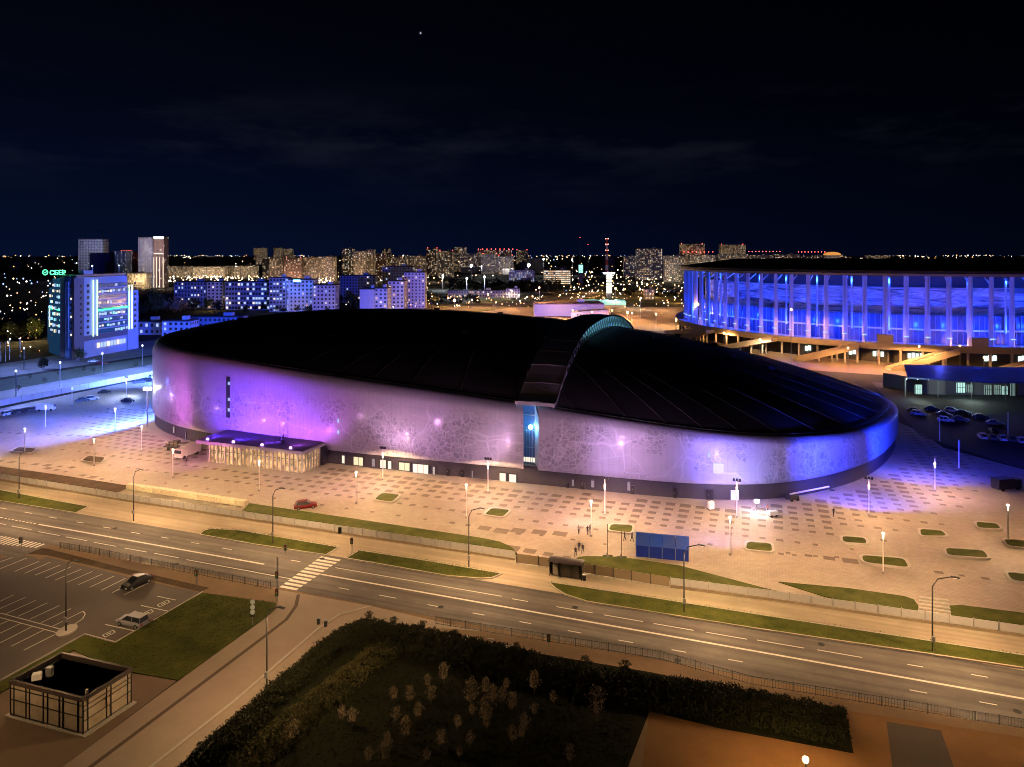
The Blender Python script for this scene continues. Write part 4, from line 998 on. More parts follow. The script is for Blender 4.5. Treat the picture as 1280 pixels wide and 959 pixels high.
# ------------------------------------------------------------------ plaza furniture
# work light tower
g = G(946, 641, PZ); t = thing('light_tower', 'portable work light glaring white in front of the blue plinth', 'work light', g)
for k in range(3): MB().tube([(.9*cos(k*2.1), .9*sin(k*2.1), 0), (0, 0, 1.2)], .04, 5).build('leg', M_dark, t)
MB().tube([(0, 0, 1.0), (0, 0, 2.0)], .05, 6).build('mast', M_dark, t); MB().box((0, 0, 2.2), (.8, .4, .5)).build('lamp_head', E_('work_light', (.95, .97, 1.0), 60), t)
plight('lamp_light', (g.x, g.y-.6, 2.4), 900, (.9, .95, 1.0), .3)
# boom lift lying along the wall
a, b = G(986, 626, PZ), G(1040, 618, PZ); t = thing('boom_lift', 'white aerial lift with its long boom lowered beside the blue arena wall', 'lift', a, atan2((b-a).y, (b-a).x)); ln = (b-a).length
MB().box((.8, 0, .7), (2.2, 1.5, .7)).build('chassis', M_dark, t)
for x in (.1, 1.6):
    for s_ in (-1, 1): MB().tube([(x, s_*.6, .35), (x, s_*.85, .35)], .35, 10).build('wheel', M_black, t)
MB().tube([(.3, 0, 1.3), (ln-.8, 0, 1.7)], .16, 6).build('boom', M_white, t)
bk = MB()
for p_ in ((-.4, -.4), (.4, -.4), (.4, .4), (-.4, .4)): bk.tube([(ln+p_[0], p_[1], .9), (ln+p_[0], p_[1], 2.0)], .04, 4)
bk.box((ln, 0, .9), (.9, .9, .08)); bk.box((ln, 0, 2.0), (.9, .05, .06)); bk.build('basket', M_dark, t)
t = thing('wrapped_pallet', 'white wrapped bundle on the paving in front of the dark doorway', 'bundle', G(888.5, 637, PZ), .3)
MB().box((0, 0, .1), (1.2, 1.0, .2)).build('pallet', M_bark, t); MB().prism([(-.5, -.4), (.5, -.45), (.55, .4), (-.45, .45)], .2, lambda p: 1.5+.25*p[0]).build('wrapped_load', M_white, t)
# pair of machine parts near work light (generator)
t = thing('generator', 'small pale site generator on wheels right of the dazzling work light', 'generator', G(966, 646, PZ), .2)
MB().box((0, 0, .75), (1.7, .9, .8)).build('housing', mat('pale_yellow_paint', (.5, .5, .42), .5), t)
for x in (-.5, .5): MB().tube([(x, -.5, .25), (x, .5, .25)], .25, 10).build('wheel', M_black, t)
MB().tube([(.85, 0, .5), (3.2, -.4, .15)], .05, 4).build('drawbar', M_pole, t)
# blue tent
FL, FR, RRr = G(795, 696, PZ), G(861, 702.5, PZ), G(866.5, 692, PZ)
u = (FR-FL); W_ = u.length; ux = u.normalized(); uy = Vector((-ux.y, ux.x, 0)); DP = 4.2
t = thing('market_tent', 'blue walled market tent with a ridged blue roof on the plaza', 'tent', FL, atan2(u.y, u.x))
MB_b = mat('blue_tarpaulin', (.001, .025, .34), .5, noise=(.8, 1, (.001, .016, .22))); MB_c = mat('blue_canvas_roof', (.01, .08, .60), .45, noise=(.35, 1, (.06, .09, .34)))
for k in range(4): MB().box((W_*(k+.5)/4, 0, 1.05), (W_/4-.06, .06, 2.0)).build('wall_panel', MB_b, t)
for x in (0, W_): MB().box((x, DP/2, 1.05), (.06, DP, 2.0)).build('side_panel', MB_b if x == 0 else mat('pale_tarp', (.4, .42, .48), .6), t)
MB().box((W_/2, DP, 1.05), (W_, .06, 2.0)).build('back_panel', MB_b, t)
for k in range(4):
    x0, x1 = W_*k/4-.1*(k == 0)+.02, W_*(k+1)/4+.1*(k == 3)-.02
    MB().add([(x0, -.2, 2.05), (x1, -.2, 2.05), (x1, DP/2, 3.3), (x0, DP/2, 3.3), (x0, DP+.2, 2.05), (x1, DP+.2, 2.05), (x0, -.2, 1.98), (x1, -.2, 1.98)], [(0, 1, 2, 3), (3, 2, 5, 4), (6, 7, 1, 0)]).build('roof_sheet', MB_c, t)
MB().add([(-.05, 0, 2.05), (-.05, DP, 2.05), (-.05, DP/2, 3.25)], [(0, 1, 2)]).build('gable', MB_b, t); MB().add([(W_+.05, 0, 2.05), (W_+.05, DP, 2.05), (W_+.05, DP/2, 3.25)], [(0, 1, 2)]).build('gable', MB_b, t)
for x in (0, W_/4, W_/2, W_*.75, W_):
    MB().tube([(x, -.05, 0), (x, -.05, 2.05)], .045, 5).build('pole', M_pole, t)
# shelter
FL, FR = G(687, 720, .06), G(727, 726, .06); u = FR-FL; W_ = u.length
t = thing('bus_shelter', 'brown roadside bus shelter with a rounded dark roof on the pavement', 'shelter', FL, atan2(u.y, u.x)); DP = 1.7
mg = mat('dusty_glass', (.10, .09, .07), .25)
for k in range(3): MB().box((W_*(k+.5)/3, DP, 1.2), (W_/3-.08, .05, 2.1)).build('back_pane', mg, t)
for x in (0, W_): MB().box((x, DP/2, 1.15), (.06, DP, 2.2)).build('side_pane', mg, t)
MB().box((.9, .1, 1.2), (.8, .08, 1.9)).build('poster_panel', mat('poster_paper', (.38, .34, .28), .6), t)
MB().box((W_*.62, .05, 1.1), (W_*.6, .05, 1.9)).build('front_pane', mg, t)
rf = MB(); K = 6
for k in range(K+1):
    a = pi*(.12+.76*k/K); y = DP/2-1.2*cos(a); z = 2.15+.5*sin(a); rf.v += [(-.2, y, z), (W_+.2, y, z)]
for k in range(K): rf.f.append((2*k, 2*k+1, 2*k+3, 2*k+2))
rf.build('roof', mat('dark_shelter_roof', (.05, .04, .045), .35), t)
for x in (0, W_/3, 2*W_/3, W_):
    for y in (0, DP): MB().tube([(x, y, 0), (x, y, 2.3)], .05, 5).build('post', M_dark, t)
MB().box((W_*.5, 1.3, .48), (W_*.7, .4, .06)).build('bench', M_bark, t)
t = thing('litter_bin', 'small dark litter bin at the right end of the bus shelter', 'bin', G(730.5, 726, .06)); MB().tube([(0, 0, .05), (0, 0, .9)], .25, 10, .3).build('drum', M_dark, t); MB().tube([(0, 0, .9), (0, 0, .96)], .33, 10).build('rim', M_pole, t)
# two thin poles with feet
for x, y, yt, lb in ((759.5, 695.5, 656, 'left of the two thin banner poles on crossed feet near the blue tent'), (777, 697, 665, 'right of the two thin banner poles on crossed feet near the blue tent')):
    g = G(x, y, PZ); h = zat(yt, g.y); t = thing('banner_pole', lb, 'pole', g, 0, 'banner poles by the blue tent')
    MB().tube([(0, 0, 0), (0, 0, h)], .07, 6).build('pole', M_bark, t); MB().box((0, 0, .1), (1.6, .25, .2)).build('foot', M_dark, t); MB().box((0, 0, .1), (.25, 1.6, .19)).build('foot', M_dark, t)
# traffic signals and signs
def signal(px, py, pyt, label, arm=0, boxes=(.62,), disc=0):
    g = G(px, py, .08); h = zat(pyt, g.y); t = thing('traffic_signal', label, 'traffic light', g, 0)
    MB().tube([(0, 0, 0), (0, 0, h)], .08, 6).build('pole', M_pole, t)
    for f in boxes:
        hd = MB().box((.0, -.2, h*f), (.42, .3, 1.0)).build('signal_head', M_dark, t)
        for k, c in enumerate(((.3, .02, .02), (.3, .2, .02), (.02, .25, .08))): MB().tube([(0, -.34, h*f+.3-.3*k), (0, -.40, h*f+.3-.3*k)], .11, 8).build('lens', mat('lens%d' % k if False else ('red_lens', 'amber_lens', 'green_lens')[k], c, .3), hd)
    if arm: MB().tube([(0, 0, h*.97), (arm, 0, h*.97)], .05, 5).build('arm', M_pole, t); MB().box((arm, -.1, h*.9), (.5, .25, 1.0)).build('signal_head', M_dark, t)
    return t
signal(346.5, 752, 697, 'traffic light pole at the near left corner of the crossing', 0, (.62, .22))
signal(440, 692, 660, 'traffic light pole at the far end of the crossing with an overhanging arm', -2.0, (.5,))
signal(246, 734, 711, 'low traffic light by the car park side of the road', 0, (.8,)); signal(27, 687, 671, 'low traffic light beside the leftmost pedestrian crossing', 0, (.75,)); signal(357, 692, 682, 'short signal box on the verge edge before the crossing', 0, (.8,)); signal(685.5, 807, 793, 'lone dark signal on the near edge of the road below the shelter', 0, (.75,))
g = G(316, 781, .16); t = thing('sign_post', 'post with three round pale traffic signs at the corner of the lawn', 'sign', g); MB().tube([(0, 0, 0), (0, 0, 3.3)], .05, 6).build('post', M_pole, t)
for z in (3.1, 2.4, 1.75): sgn = MB().tube([(0, -.08, z), (0, -.12, z)], .33, 12).build('sign_disc', mat('pale_blue_sign', (.5, .58, .6), .4), t)
MB().box((0, 0, 1.2), (.7, .1, .25)).build('sign_plate', M_dark, t)
for x, y, lb in ((398, 780, 'small dark bollard on the side street corner'), (407, 783, 'dark litter bin beside the side street kerb')):
    t = thing('bollard' if 'boll' in lb else 'litter_bin', lb, 'bollard' if 'boll' in lb else 'bin', G(x, y, .07)); MB().tube([(0, 0, 0), (0, 0, .8)], .22, 8, .26).build('drum', M_dark, t); MB().tube([(0, 0, .8), (0, 0, .9)], .3, 8, .1).build('cap', M_pole, t)

# ------------------------------------------------------------------ substation building
C_, A_, B_ = G(104, 920), G(13.4, 895.6), G(164, 880)
t = thing('substation', 'flat roofed substation with pale glazed panels in dark frames beside the car park', 'building', C_)
va_, vb_ = A_-C_, B_-C_; ha = 3.9
P4 = [Vector((0, 0, 0)), vb_, va_+vb_, va_]
cen = (va_+vb_)/2
MB().prism([(p-cen)*1.10+cen for p in P4], 0.02, .18).build('footing', M_kerb, t)
MB().prism([(p-cen)*.94+cen for p in P4], .1, ha-.5).build('inner_wall', mat('inner_wall', (.25, .2, .13), .9), t)
M_frp = mat('frosted_panel', (.50, .45, .34), .3, noise=(.6, 1, (.30, .25, .17)))
def face(v, nc, rows, cols=None):
    ang = atan2(v.y, v.x); ln = v.length; xs = cols or [k/nc for k in range(nc+1)]; zs = [.3]+rows+[ha-.35]
    nrm = Vector((v.y, -v.x, 0)).normalized()
    if nrm.dot(cen) > 0: nrm = -nrm
    for i in range(len(xs)-1):
        for j in range(len(zs)-1):
            c = v*((xs[i]+xs[i+1])/2)-nrm*.05; MB().box((c.x, c.y, (zs[j]+zs[j+1])/2), (ln*(xs[i+1]-xs[i])-.07, .06, zs[j+1]-zs[j]-.06), ang).build('panel', M_frp, t)
    for x in xs: c = v*x+nrm*.03; MB().box((c.x, c.y, ha/2+.1), (.05, .12, ha-.2), ang).build('frame_post', M_dark, t)
    for z in zs: c = v*.5+nrm*.03; MB().box((c.x, c.y, z), (ln, .10, .035), ang).build('frame_rail', M_dark, t)
face(va_, 0, [1.9, 3.1], [0, .07, .27, .32, .48, .54, .73, .78, .95, 1]); face(vb_, 0, [1.5, 2.5, 3.0], [0, .09, .47, .56, .92, 1])
for v, o in ((va_, vb_), (vb_, va_)): c = o+v/2; MB().box((c.x, c.y, ha/2), (v.length, .1, ha-.4), atan2(v.y, v.x)).build('rear_wall', M_dark, t)
MB().prism([(p-cen)*.97+cen for p in P4], ha-.6, ha-.5).build('roof', M_roof, t)
for i in range(4):
    a, b = P4[i-1], P4[i]; d = b-a; c = (a+b)/2; MB().box((c.x, c.y, ha-.12), (d.length+.2, .28, .42), atan2(d.y, d.x)).build('parapet', mat('brown_parapet', (.05, .035, .03), .6), t)
c = va_*.78+vb_*.45; MB().box((c.x, c.y, ha-.05), (.6, .5, 1.0)).build('roof_vent', M_pole, t)
c = va_*.85+vb_*.30; MB().box((c.x, c.y, ha-.2), (.9, .7, .6), .4).build('roof_unit', M_white, t)
c = va_*.06+vb_*.16; MB().tube([(c.x, c.y, ha-.5), (c.x, c.y, ha+.3)], .15, 8).build('roof_pipe', M_white, t)

# ------------------------------------------------------------------ vegetation
def leaves(n, fn, size, seed=1):
    rnd = random.Random(seed); mb = MB()
    for _ in range(n):
        c = fn(rnd); s_ = size*rnd.uniform(.6, 1.4)
        a = Vector((rnd.gauss(0, 1), rnd.gauss(0, 1), rnd.gauss(0, 1))).normalized(); b = a.cross(Vector((rnd.gauss(0, 1), rnd.gauss(0, 1), rnd.gauss(0, 1)))).normalized()
        mb.add([c+a*s_, c+b*s_*.6, c-a*s_*.8], [(0, 1, 2)])
    return mb
def strip_fn(outer, wd, hmin, hmax, seed=0):
    pts = [G(*p) for p in outer]; segs = []
    for a, b in zip(pts, pts[1:]): segs.append((a, b, (b-a).length))
    tot = sum(s_[2] for s_ in segs); rr_ = random.Random(seed)
    bumps = [rr_.uniform(.55, 1.15) for _ in range(400)]
    def fn(rnd):
        x = rnd.uniform(0, tot); x0 = x
        for a, b, l_ in segs:
            if x <= l_: break
            x -= l_
        d = (b-a).normalized(); nrm = Vector((d.y, -d.x, 0)); f = rnd.random()
        hb = bumps[int(x0/1.1) % 400]*bumps[int(f*5)*37 % 400]; hb = max(.5, hb)
        p = a+d*x+nrm*(f*wd+rnd.gauss(0, .25)); prof = min(1, 4*f, 4*(1-f))**.5 if 0 < f < 1 else 0
        z = hmax*hb*prof*(rnd.random()**.45)+.1
        return Vector((p.x, p.y, z))
    return fn
HO1 = [(232, 959-4), (280, 912), (332, 866), (372, 832), (414, 797), (440, 783), (455, 779)]
HO2 = [(455, 779), (480, 781), (520, 788), (620, 808), (727, 836), (812, 849), (940, 867), (1057, 891)]
t = thing('hedge', 'long dark ragged hedge running beside the side street', 'hedge', (0, 0, 0)); leaves(16000, strip_fn([(170, 1010)]+HO1, 3.6, .4, 1.45, 4), .20, 3).build('foliage', M_leafd, t, kind='stuff')
leaves(9000, strip_fn([(235, 1010), (302, 940), (390, 866), (470, 806)], 4.2, .3, 1.0, 5), .16, 4).build('undergrowth', mat('olive_scrub', (.05, .05, .02), .95, noise=(.6, 1, (.10, .09, .035)), spec=.1), None, kind='stuff', label='olive scrub growing inside the side street hedge', category='scrub')
t = thing('hedge', 'long dark hedge running beside the boulevard pavement to the sandy lot', 'hedge', (0, 0, 0)); leaves(30000, strip_fn(HO2, 6.0, .4, 1.3, 6), .20, 5).build('foliage', M_leafd, t, kind='stuff')
# lawn and field tufts
def tufts(px, n, size, h, m, name, seed, z=.16, lab=None):
    pts = [G(*p) for p in px]; xs = [p.x for p in pts]; ys = [p.y for p in pts]; rnd = random.Random(seed); mb = MB(); k = 0
    while k < n:
        x, y = rnd.uniform(min(xs), max(xs)), rnd.uniform(min(ys), max(ys))
        if not inpoly(x, y, [(p.x, p.y) for p in pts]): k += .02; continue
        k += 1; a = rnd.uniform(0, 6.28); s_ = size*rnd.uniform(.6, 1.5)
        mb.add([(x+cos(a)*s_, y+sin(a)*s_, z), (x-cos(a)*s_, y-sin(a)*s_, z), (x+rnd.uniform(-.1, .1), y+rnd.uniform(-.1, .1), z+h*rnd.uniform(.5, 1.4))], [(0, 1, 2)])
    return mb.build(name, m, None, kind='stuff', label=lab, category='grass')
tufts([(106, 796), (146, 805), (196, 773), (253, 742), (343, 754), (336, 766), (222, 848), (166, 838), (137, 832)], 9000, .08, .06, M_grass, 'grass_tufts', 2, lab='short rough grass of the lawn beside the car park')
for q_, lb in zip(VG.values(), ('left end', 'strip left of the crossing', 'strip right of the crossing', 'long strip right of the shelter')):
    q2 = [p for p in q_ if -60 < p[0] < 1340] if len(q_) > 7 else q_
    tufts(q_, 4000, .07, .05, M_grass, 'grass_tufts', 5, .22, 'short grass of the roadside verge, '+lb)
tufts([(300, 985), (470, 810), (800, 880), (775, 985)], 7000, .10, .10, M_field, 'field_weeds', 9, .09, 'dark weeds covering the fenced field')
# saplings
def sapling(m, n, hh_, seed, spread=.6):
    t = thing('sapling', '', 'tree'); kids = []
    tr = MB().tube([(0, 0, 0), (.03, 0, hh_*.45), (0, .03, hh_*.8)], .05, 5, .02)
    rnd = random.Random(seed)
    for k in range(5): a = k*1.3; z = hh_*(.35+.1*k); tr.tube([(0, 0, z), (.4*spread*cos(a), .4*spread*sin(a), z+.35)], .02, 3)
    kids.append((tr.build('trunk', M_bark, t), None))
    def fn(r): 
        a = r.uniform(0, 6.28); z = r.uniform(.32, 1); rad = spread*1.15*(1-abs(z-.66)*1.5)*sqrt(r.random()); rad = max(.08, rad)*(1+.3*sin(a*3+z*9))
        return Vector((rad*cos(a), rad*sin(a), hh_*z))
    kids.append((leaves(n, fn, .11, seed).build('crown', m, t, kind='stuff'), None)); return Proto(t, kids)
sap = [sapling(M_leafp, 260, 2.3, 1), sapling(M_leafp, 200, 1.8, 2, .5), sapling(M_leafp, 320, 2.8, 3, .75)]
S5 = lambda x, y: (220+x/3.2, 760+y/3.2)
sp_ = [(1005, 320, 0), (1072, 300, 0), (1240, 350, 0), (935, 385, 2), (1020, 380, 1), (870, 375, 1), (970, 445, 0), (1180, 400, 2), (880, 460, 1), (1128, 485, 1), (1240, 490, 2), (918, 530, 0), (1175, 555, 1), (845, 565, 0), (1062, 565, 1), (835, 625, 0), (1003, 620, 1), (1270, 380, 1), (665, 455, 1), (465, 540, 2), (1135, 600, 1), (705, 470, 1), (770, 620, 1)]
sp_ = [S5(x, y)+(k,) for x, y, k in sp_]+[(633, 862, 1), (668, 866, 0), (640, 890, 0), (668, 895, 1), (608, 908, 2), (656, 912, 1), (692, 880, 1), (712, 955, 2), (641, 930, 1), (652, 925, 1), (590, 895, 1), (628, 880, 1)]
for k, (x, y, v) in enumerate(sp_): sap[v].place(G(x, y+2), k*1.7, 'thin young sapling with sparse pale leaves in the dark fenced field', 'saplings scattered in the dark field', .75+.5*((k*37) % 10)/10)
st_t, _ = sap[2].place(G(746, 903), 0, 'taller sapling with a full round crown near the hedge in the field', None, 1.35)
sh = sapling(M_leafd, 420, 1.5, 8, .62)
for x, y, lb in ((461, 776, 'small dark shrub at the rounded hedge corner'), (492, 783, 'dark conical shrub, second along the pavement by the hedge'), (528, 788, 'thin reddish shrub beside the painted scrolls'), (568, 800, 'dark shrub standing over the painted scrolls'), (646, 816, 'dark shrub right of the painted scrolls'), (732, 838, 'dark conical shrub on the pavement below the lone signal'), (781, 843, 'larger dark shrub with a narrow foot on the pavement, easternmost')): sh.place(G(x, y), x, lb, 'shrubs along the hedge pavement', 1.1 if x > 700 else .85)
for x, y, w_ in ((812, 889, 0),): pass
# lamp whose glow is cut by the lower frame edge
g = G(1007, 1000); t = thing('yard_lamp', 'small dazzling lamp on a low post on the sandy lot at the bottom edge', 'lamp', g); zt_ = zat(951, g.y); MB().tube([(0, 0, 0), (0, 0, zt_)], .07, 6).build('post', M_dark, t); MB().ball((0, 0, zt_+.1), .28, 8).build('lamp_head', E_('yard_glow', (1, .75, .4), 25), t); plight('lamp_light', (g.x, g.y, zt_+.5), 2600, (1, .55, .2), .3, bat=True)
# ------------------------------------------------------------------ western road and verge
gpoly('western_road', [(-300, 575), (0, 504), (100, 484), (198, 464.5), (290, 436), (290, 432), (196, 454.5), (0, 489.5), (-300, 545)], .08, mat('pale_asphalt', (.20, .20, .21), .8, noise=(.1, 1, (.26, .26, .27)), bump=.3))
gpoly('western_verge', [(-300, 545), (0, 489.5), (196, 454.5), (290, 432), (290, 428), (196, 445), (0, 475), (-300, 520)], .05, mat('dull_grass', (.06, .08, .05), .95, noise=(.3, 1, (.10, .12, .07)), bump=1))
gpoly('tower_forecourt', [(0, 472), (196, 443), (290, 424), (250, 418), (100, 436), (60, 446), (0, 455)], .045, mat('forecourt_paving', (.16, .16, .17), .85, noise=(.15, 1, (.25, .24, .25))))
kerbline([(-100, 512), (0, 490), (196, 455)], .3, 0)
mb = MB()
shr = MB()
M_shr = M_leafd
pr_b = sapling(M_leafd, 260, 1.6, 21, .7)
for k, (x, y) in enumerate([(23, 489), (37, 474), (56, 479), (73, 469), (105, 465), (117, 466), (170, 459)]):
    pr_b.place(G(x, y), k, ['first', 'second', 'third', 'fourth', 'fifth', 'sixth', 'last'][k]+' small dark bush from the left on the blue lit western verge', 'bushes on the western verge', 1.3)

# ------------------------------------------------------------------ neon office tower
A_ = GX(94.5, 328); A_.z = 0
tw = thing('office_tower', 'tall office tower edged with pale green neon tubes under a green rooftop sign', 'office building', A_)
d1 = Vector((.17, .985, 0)).normalized(); d2 = Vector((-.80, .60, 0))
M_lil = mat('lilac_render', (.50, .47, .53), .7, noise=(.1, 1, (.44, .41, .47))); M_brown = mat('brown_stone', (.20, .15, .15), .7); M_bglass = mat('tower_glass', (.03, .07, .13), .12, spec=.8, emit=(.02, .10, .25), es=.25)
HT = 39.0
def P(a, b, z=0): v = d1*a+d2*b; return Vector((v.x, v.y, z))
# volumes: corner shaft, right slab, left glass wing
def vol(name, a0, a1, b0, b1, z0, z1, m, par=tw): return MB().prism([P(a0, b0)[:2], P(a1, b0)[:2], P(a1, b1)[:2], P(a0, b1)[:2]], z0, z1).build(name, m, par)
vol('right_block', 0, 34, -0.0, 18, 0, HT, M_lil); vol('end_block', 34, 42, -.6, 17, 0, 31, M_lil); vol('glass_wing', 1.5, 22, 18, 30, 0, HT-1, M_bglass); vol('low_wing', 3, 20, 30, 38, 0, 33, M_bglass); vol('outer_wing', 5, 18, 38, 44, 4, 22, M_bglass)
vol('brown_shaft', -1.0, 5, -.3, 2.4, 0, HT-.4, M_brown); vol('blue_shaft', -1.5, 5, 4, 10, 0, HT+.5, mat('blue_cladding', (.10, .18, .34), .4)); vol('roof', 1, 33, 1, 17, HT, HT+1.2, M_pole); vol('roof_box', 6, 12, 2, 8, HT+1.2, HT+3.2, M_lil); vol('band', -.3, 42.4, -.5, 0.2, 8.2, 10.6, M_brown)
tube_i = 0
def neon(a, b, z0, z1, m=E_lime, w_=.45): p = P(a, b); MB().box((p.x, p.y, (z0+z1)/2), (w_, w_, z1-z0)).build('neon_tube', m, tw)
for a, z0, z1 in ((10.5, 10, 37.5), (13, 10, 37.5), (35.0, 11, 34), (37.0, 11, 34)): neon(a, -.9, z0, z1)
for a in (11,): MB().tube([P(13, -.95, 22.5), P(35, -.95, 22.8)], .35, 4).build('neon_tube', E_green, tw)
for b, a, z0, z1 in ((18.6, .9, 7, 37.5), (37, 3, 13, 24)): neon(a, b, z0, z1)
MB().tube([P(.9, 18.6, 22.5), P(3, 37, 22.5)], .35, 4).build('neon_tube', E_green, tw)
random.seed(5)
for fl in range(9):
    z = 11.8+fl*2.85
    g = MB(); p0, p1 = P(14, -.15, z), P(34.3, -.15, z); c = (p0+p1)/2
    o = MB().box(c, ((p1-p0).length, .2, 2.1), atan2(d1.y, d1.x)).build('window_band', M_bglass, tw)
    for k in range(11):
        if random.random() < (.30 if fl not in (1, 3, 7) else .75):
            c = p0.lerp(p1, (k+.5)/11)+Vector((.2, -.1, 0)).normalized()*.15; MB().box((c.x+.12, c.y-.1, z+random.uniform(-.2, .2)), (1.5*random.uniform(.6, 1), .25, random.uniform(.7, 1.5)), atan2(d1.y, d1.x)).build('lit_pane', random.choice([E_win[1], E_win[2], E_win[2], E_cyan]), o)
    for b0, b1 in ((19, 29.6), (30.3, 37.5)):
        if b0 > 30 and z > 31: continue
        q0, q1 = P(1.35 if b0 < 30 else 2.9, b0, z), P(1.35 if b0 < 30 else 2.9, b1, z)
        for k in range(6):
            if random.random() < .5: c = q0.lerp(q1, (k+.5)/6); MB().box((c.x-.1, c.y-.15, z), (1.3, .25, random.uniform(.6, 1.6)), atan2(d2.y, d2.x)).build('lit_pane', random.choice([E_win[1], E_cyan, E_win[2]]), tw)
    for a in (3, 7.5, 39.5): c = P(a, -.25 if a < 30 else -.8, z+.2); MB().box(c, (1.3, .3, 1.3), atan2(d1.y, d1.x)).build('window', M_glass, tw)
    c = P(-1.3, 2.8, z); MB().box(c, (.5, .5, .9)).build('window', E_win[1] if fl % 3 == 0 else M_glass, tw)
for k in range(9):
    c = P(14+k*2.2, -.6, 5.2); MB().box(c, (1.5, .3, 2.4), atan2(d1.y, d1.x)).build('lobby_pane', E_win[2] if k % 3 else E_win[1], tw)
# blue vertical strips of the shaft
for b in (4.8, 6.6, 8.4): c = P(-1.7, b); MB().box((c.x, c.y, 19), (.25, .25, 36)).build('cladding_strip', mat('pale_blue_strip', (.3, .42, .6), .4), tw)
# rooftop sign
sg = thing('rooftop_sign', 'green glowing rooftop sign with a round emblem on the neon tower', 'sign', A_+P(1, 28, HT+.3))
ang = atan2(d2.y, d2.x)+pi
vs_ = -Vector((d2.x, d2.y, 0))
MB().box((0, .6, -.1), (14, .3, .3), ang).build('frame', M_dark, sg)
for k in (-5, 0, 5): MB().box((vs_.x*k, vs_.y*k+.6, .9), (.2, .2, 2.4)).build('strut', M_dark, sg)
fc = bpy.data.curves.new('sign_letters', 'FONT'); fc.body = 'СБЕР'; fc.size = 3.1; fc.extrude = .15; fc.offset = .05; fc.materials.append(E_('sign_green', (.10, 1.0, .38), 2.2))
tmp = bpy.data.objects.new('tmp', fc); COL.objects.link(tmp); bpy.context.view_layer.update()
me = bpy.data.meshes.new_from_object(tmp.evaluated_get(bpy.context.evaluated_depsgraph_get())); bpy.data.objects.remove(tmp)
tmp = link('sign_letters', me, sg, kind='stuff'); tmp.rotation_euler = (R(90), 0, 0); tmp.location = (-1.6, -.5, .5)
rg = MB(); K = 18
for k in range(K): 
    if k in (1, 2): continue
    a0, a1 = 2*pi*k/K, 2*pi*(k+1)/K; rg.tube([(-5.6+1.6*cos(a0), -.5, 1.8+1.6*sin(a0)), (-5.6+1.6*cos(a1), -.5, 1.8+1.6*sin(a1))], .26, 4)
rg.tube([(-6.5, -.6, 2.1), (-5.7, -.6, 1.3), (-4.1, -.6, 2.8)], .24, 4)
rg_o = rg.build('emblem', mat('sign_green'), sg)
rg_o.scale = (.8, .8, .8); rg_o.location = (.6, 0, .3)
plight('lamp_light', sg.location+Vector((0, -3, 2)), 900, (.1, 1, .35), .5)
for x, h_ in ((112, 5), (143, 5)): g = A_+P(12 if x < 120 else 30, 3, HT); t = thing('mast', ('left' if x < 120 else 'right')+' small antenna mast on the roof of the neon tower', 'mast', g, 0, 'masts on the neon tower'); MB().tube([(0, 0, 0), (0, 0, h_)], .12, 4).build('pole', M_pole, t); MB().ball((0, 0, h_+.2), .3, 6).build('lamp', E_white, t)
# blue washes: western tip flood; unseen masts behind the arena added to colour the blocks
def mast_flood(x, y, z, tgt, power, col, lab, glow, r=.5, ang=150):
    t = thing('flood_mast', lab, 'floodlight', (x, y, 0)); MB().tube([(0, 0, 0), (0, 0, z)], .18, 6).build('pole', M_pole, t)
    MB().box((0, 0, z+.1), (2.0, .6, .7)).build('lamp_head', glow, t)
    o = bpy.data.objects.new('flood_light', lamp_data('SPOT', power, col, r, False, ang, 1.0)); COL.objects.link(o); dv_ = (Vector(tgt)-Vector((x, y, z))).normalized()*1.9; o.location = Vector((x, y, z))+dv_; aim(o, tgt)
    return t
E_blueg = E_('blue_flood_glow', (.45, .6, 1.0), 12)
mast_flood(-105.5, 200.5, 11, (-190, 225, 0), 150000, (.06, .15, 1.0), 'tall mast with a dazzling blue white flood at the western tip of the arena', E_('dazzling_white', (.8, .88, 1), 40), .6, 170)
mast_flood(-118, 262, 15, (-200, 370, 15), 420000, (.09, .19, 1.0), 'unseen blue flood mast behind the western roof edge of the arena', E_blueg, .6, 150)
mast_flood(-60, 285, 16, (-110, 560, 15), 2000000, (.015, .07, 1.0), 'unseen blue flood mast behind the arena facing the office blocks', E_blueg, .6, 120)
mast_flood(0, 300, 16, (-60, 640, 15), 700000, (.42, .22, 1.0), 'unseen violet flood mast behind the arena facing the pale apartment slabs', E_blueg, .6, 100)
g = G(158, 497); plight('lamp_light', (g.x, g.y-.5, 6), 7000, (.50, .66, 1.0), .4)
plight('lamp_light', (G(60, 525).x, G(60, 525).y, 7), 5000, (.06, .15, 1.0), .4)
# flagpoles and little pavilions at the far left
fp = MB().tube([(0, 0, 0), (0, 0, 9)], .14, 6).data('pole'); fp.materials.append(M_white)
for k, (x, y) in enumerate([(1, 452), (7, 452), (12, 450), (25, 446)]): t = thing('flagpole', ['first', 'second', 'third', 'fourth'][k]+' white flagpole from the left beyond the western verge', 'flagpole', G(x, y), 0, 'flagpoles at the left edge'); link('pole', fp, t); MB().ball((0, 0, 9.1), .2, 6).build('finial', M_white, t)

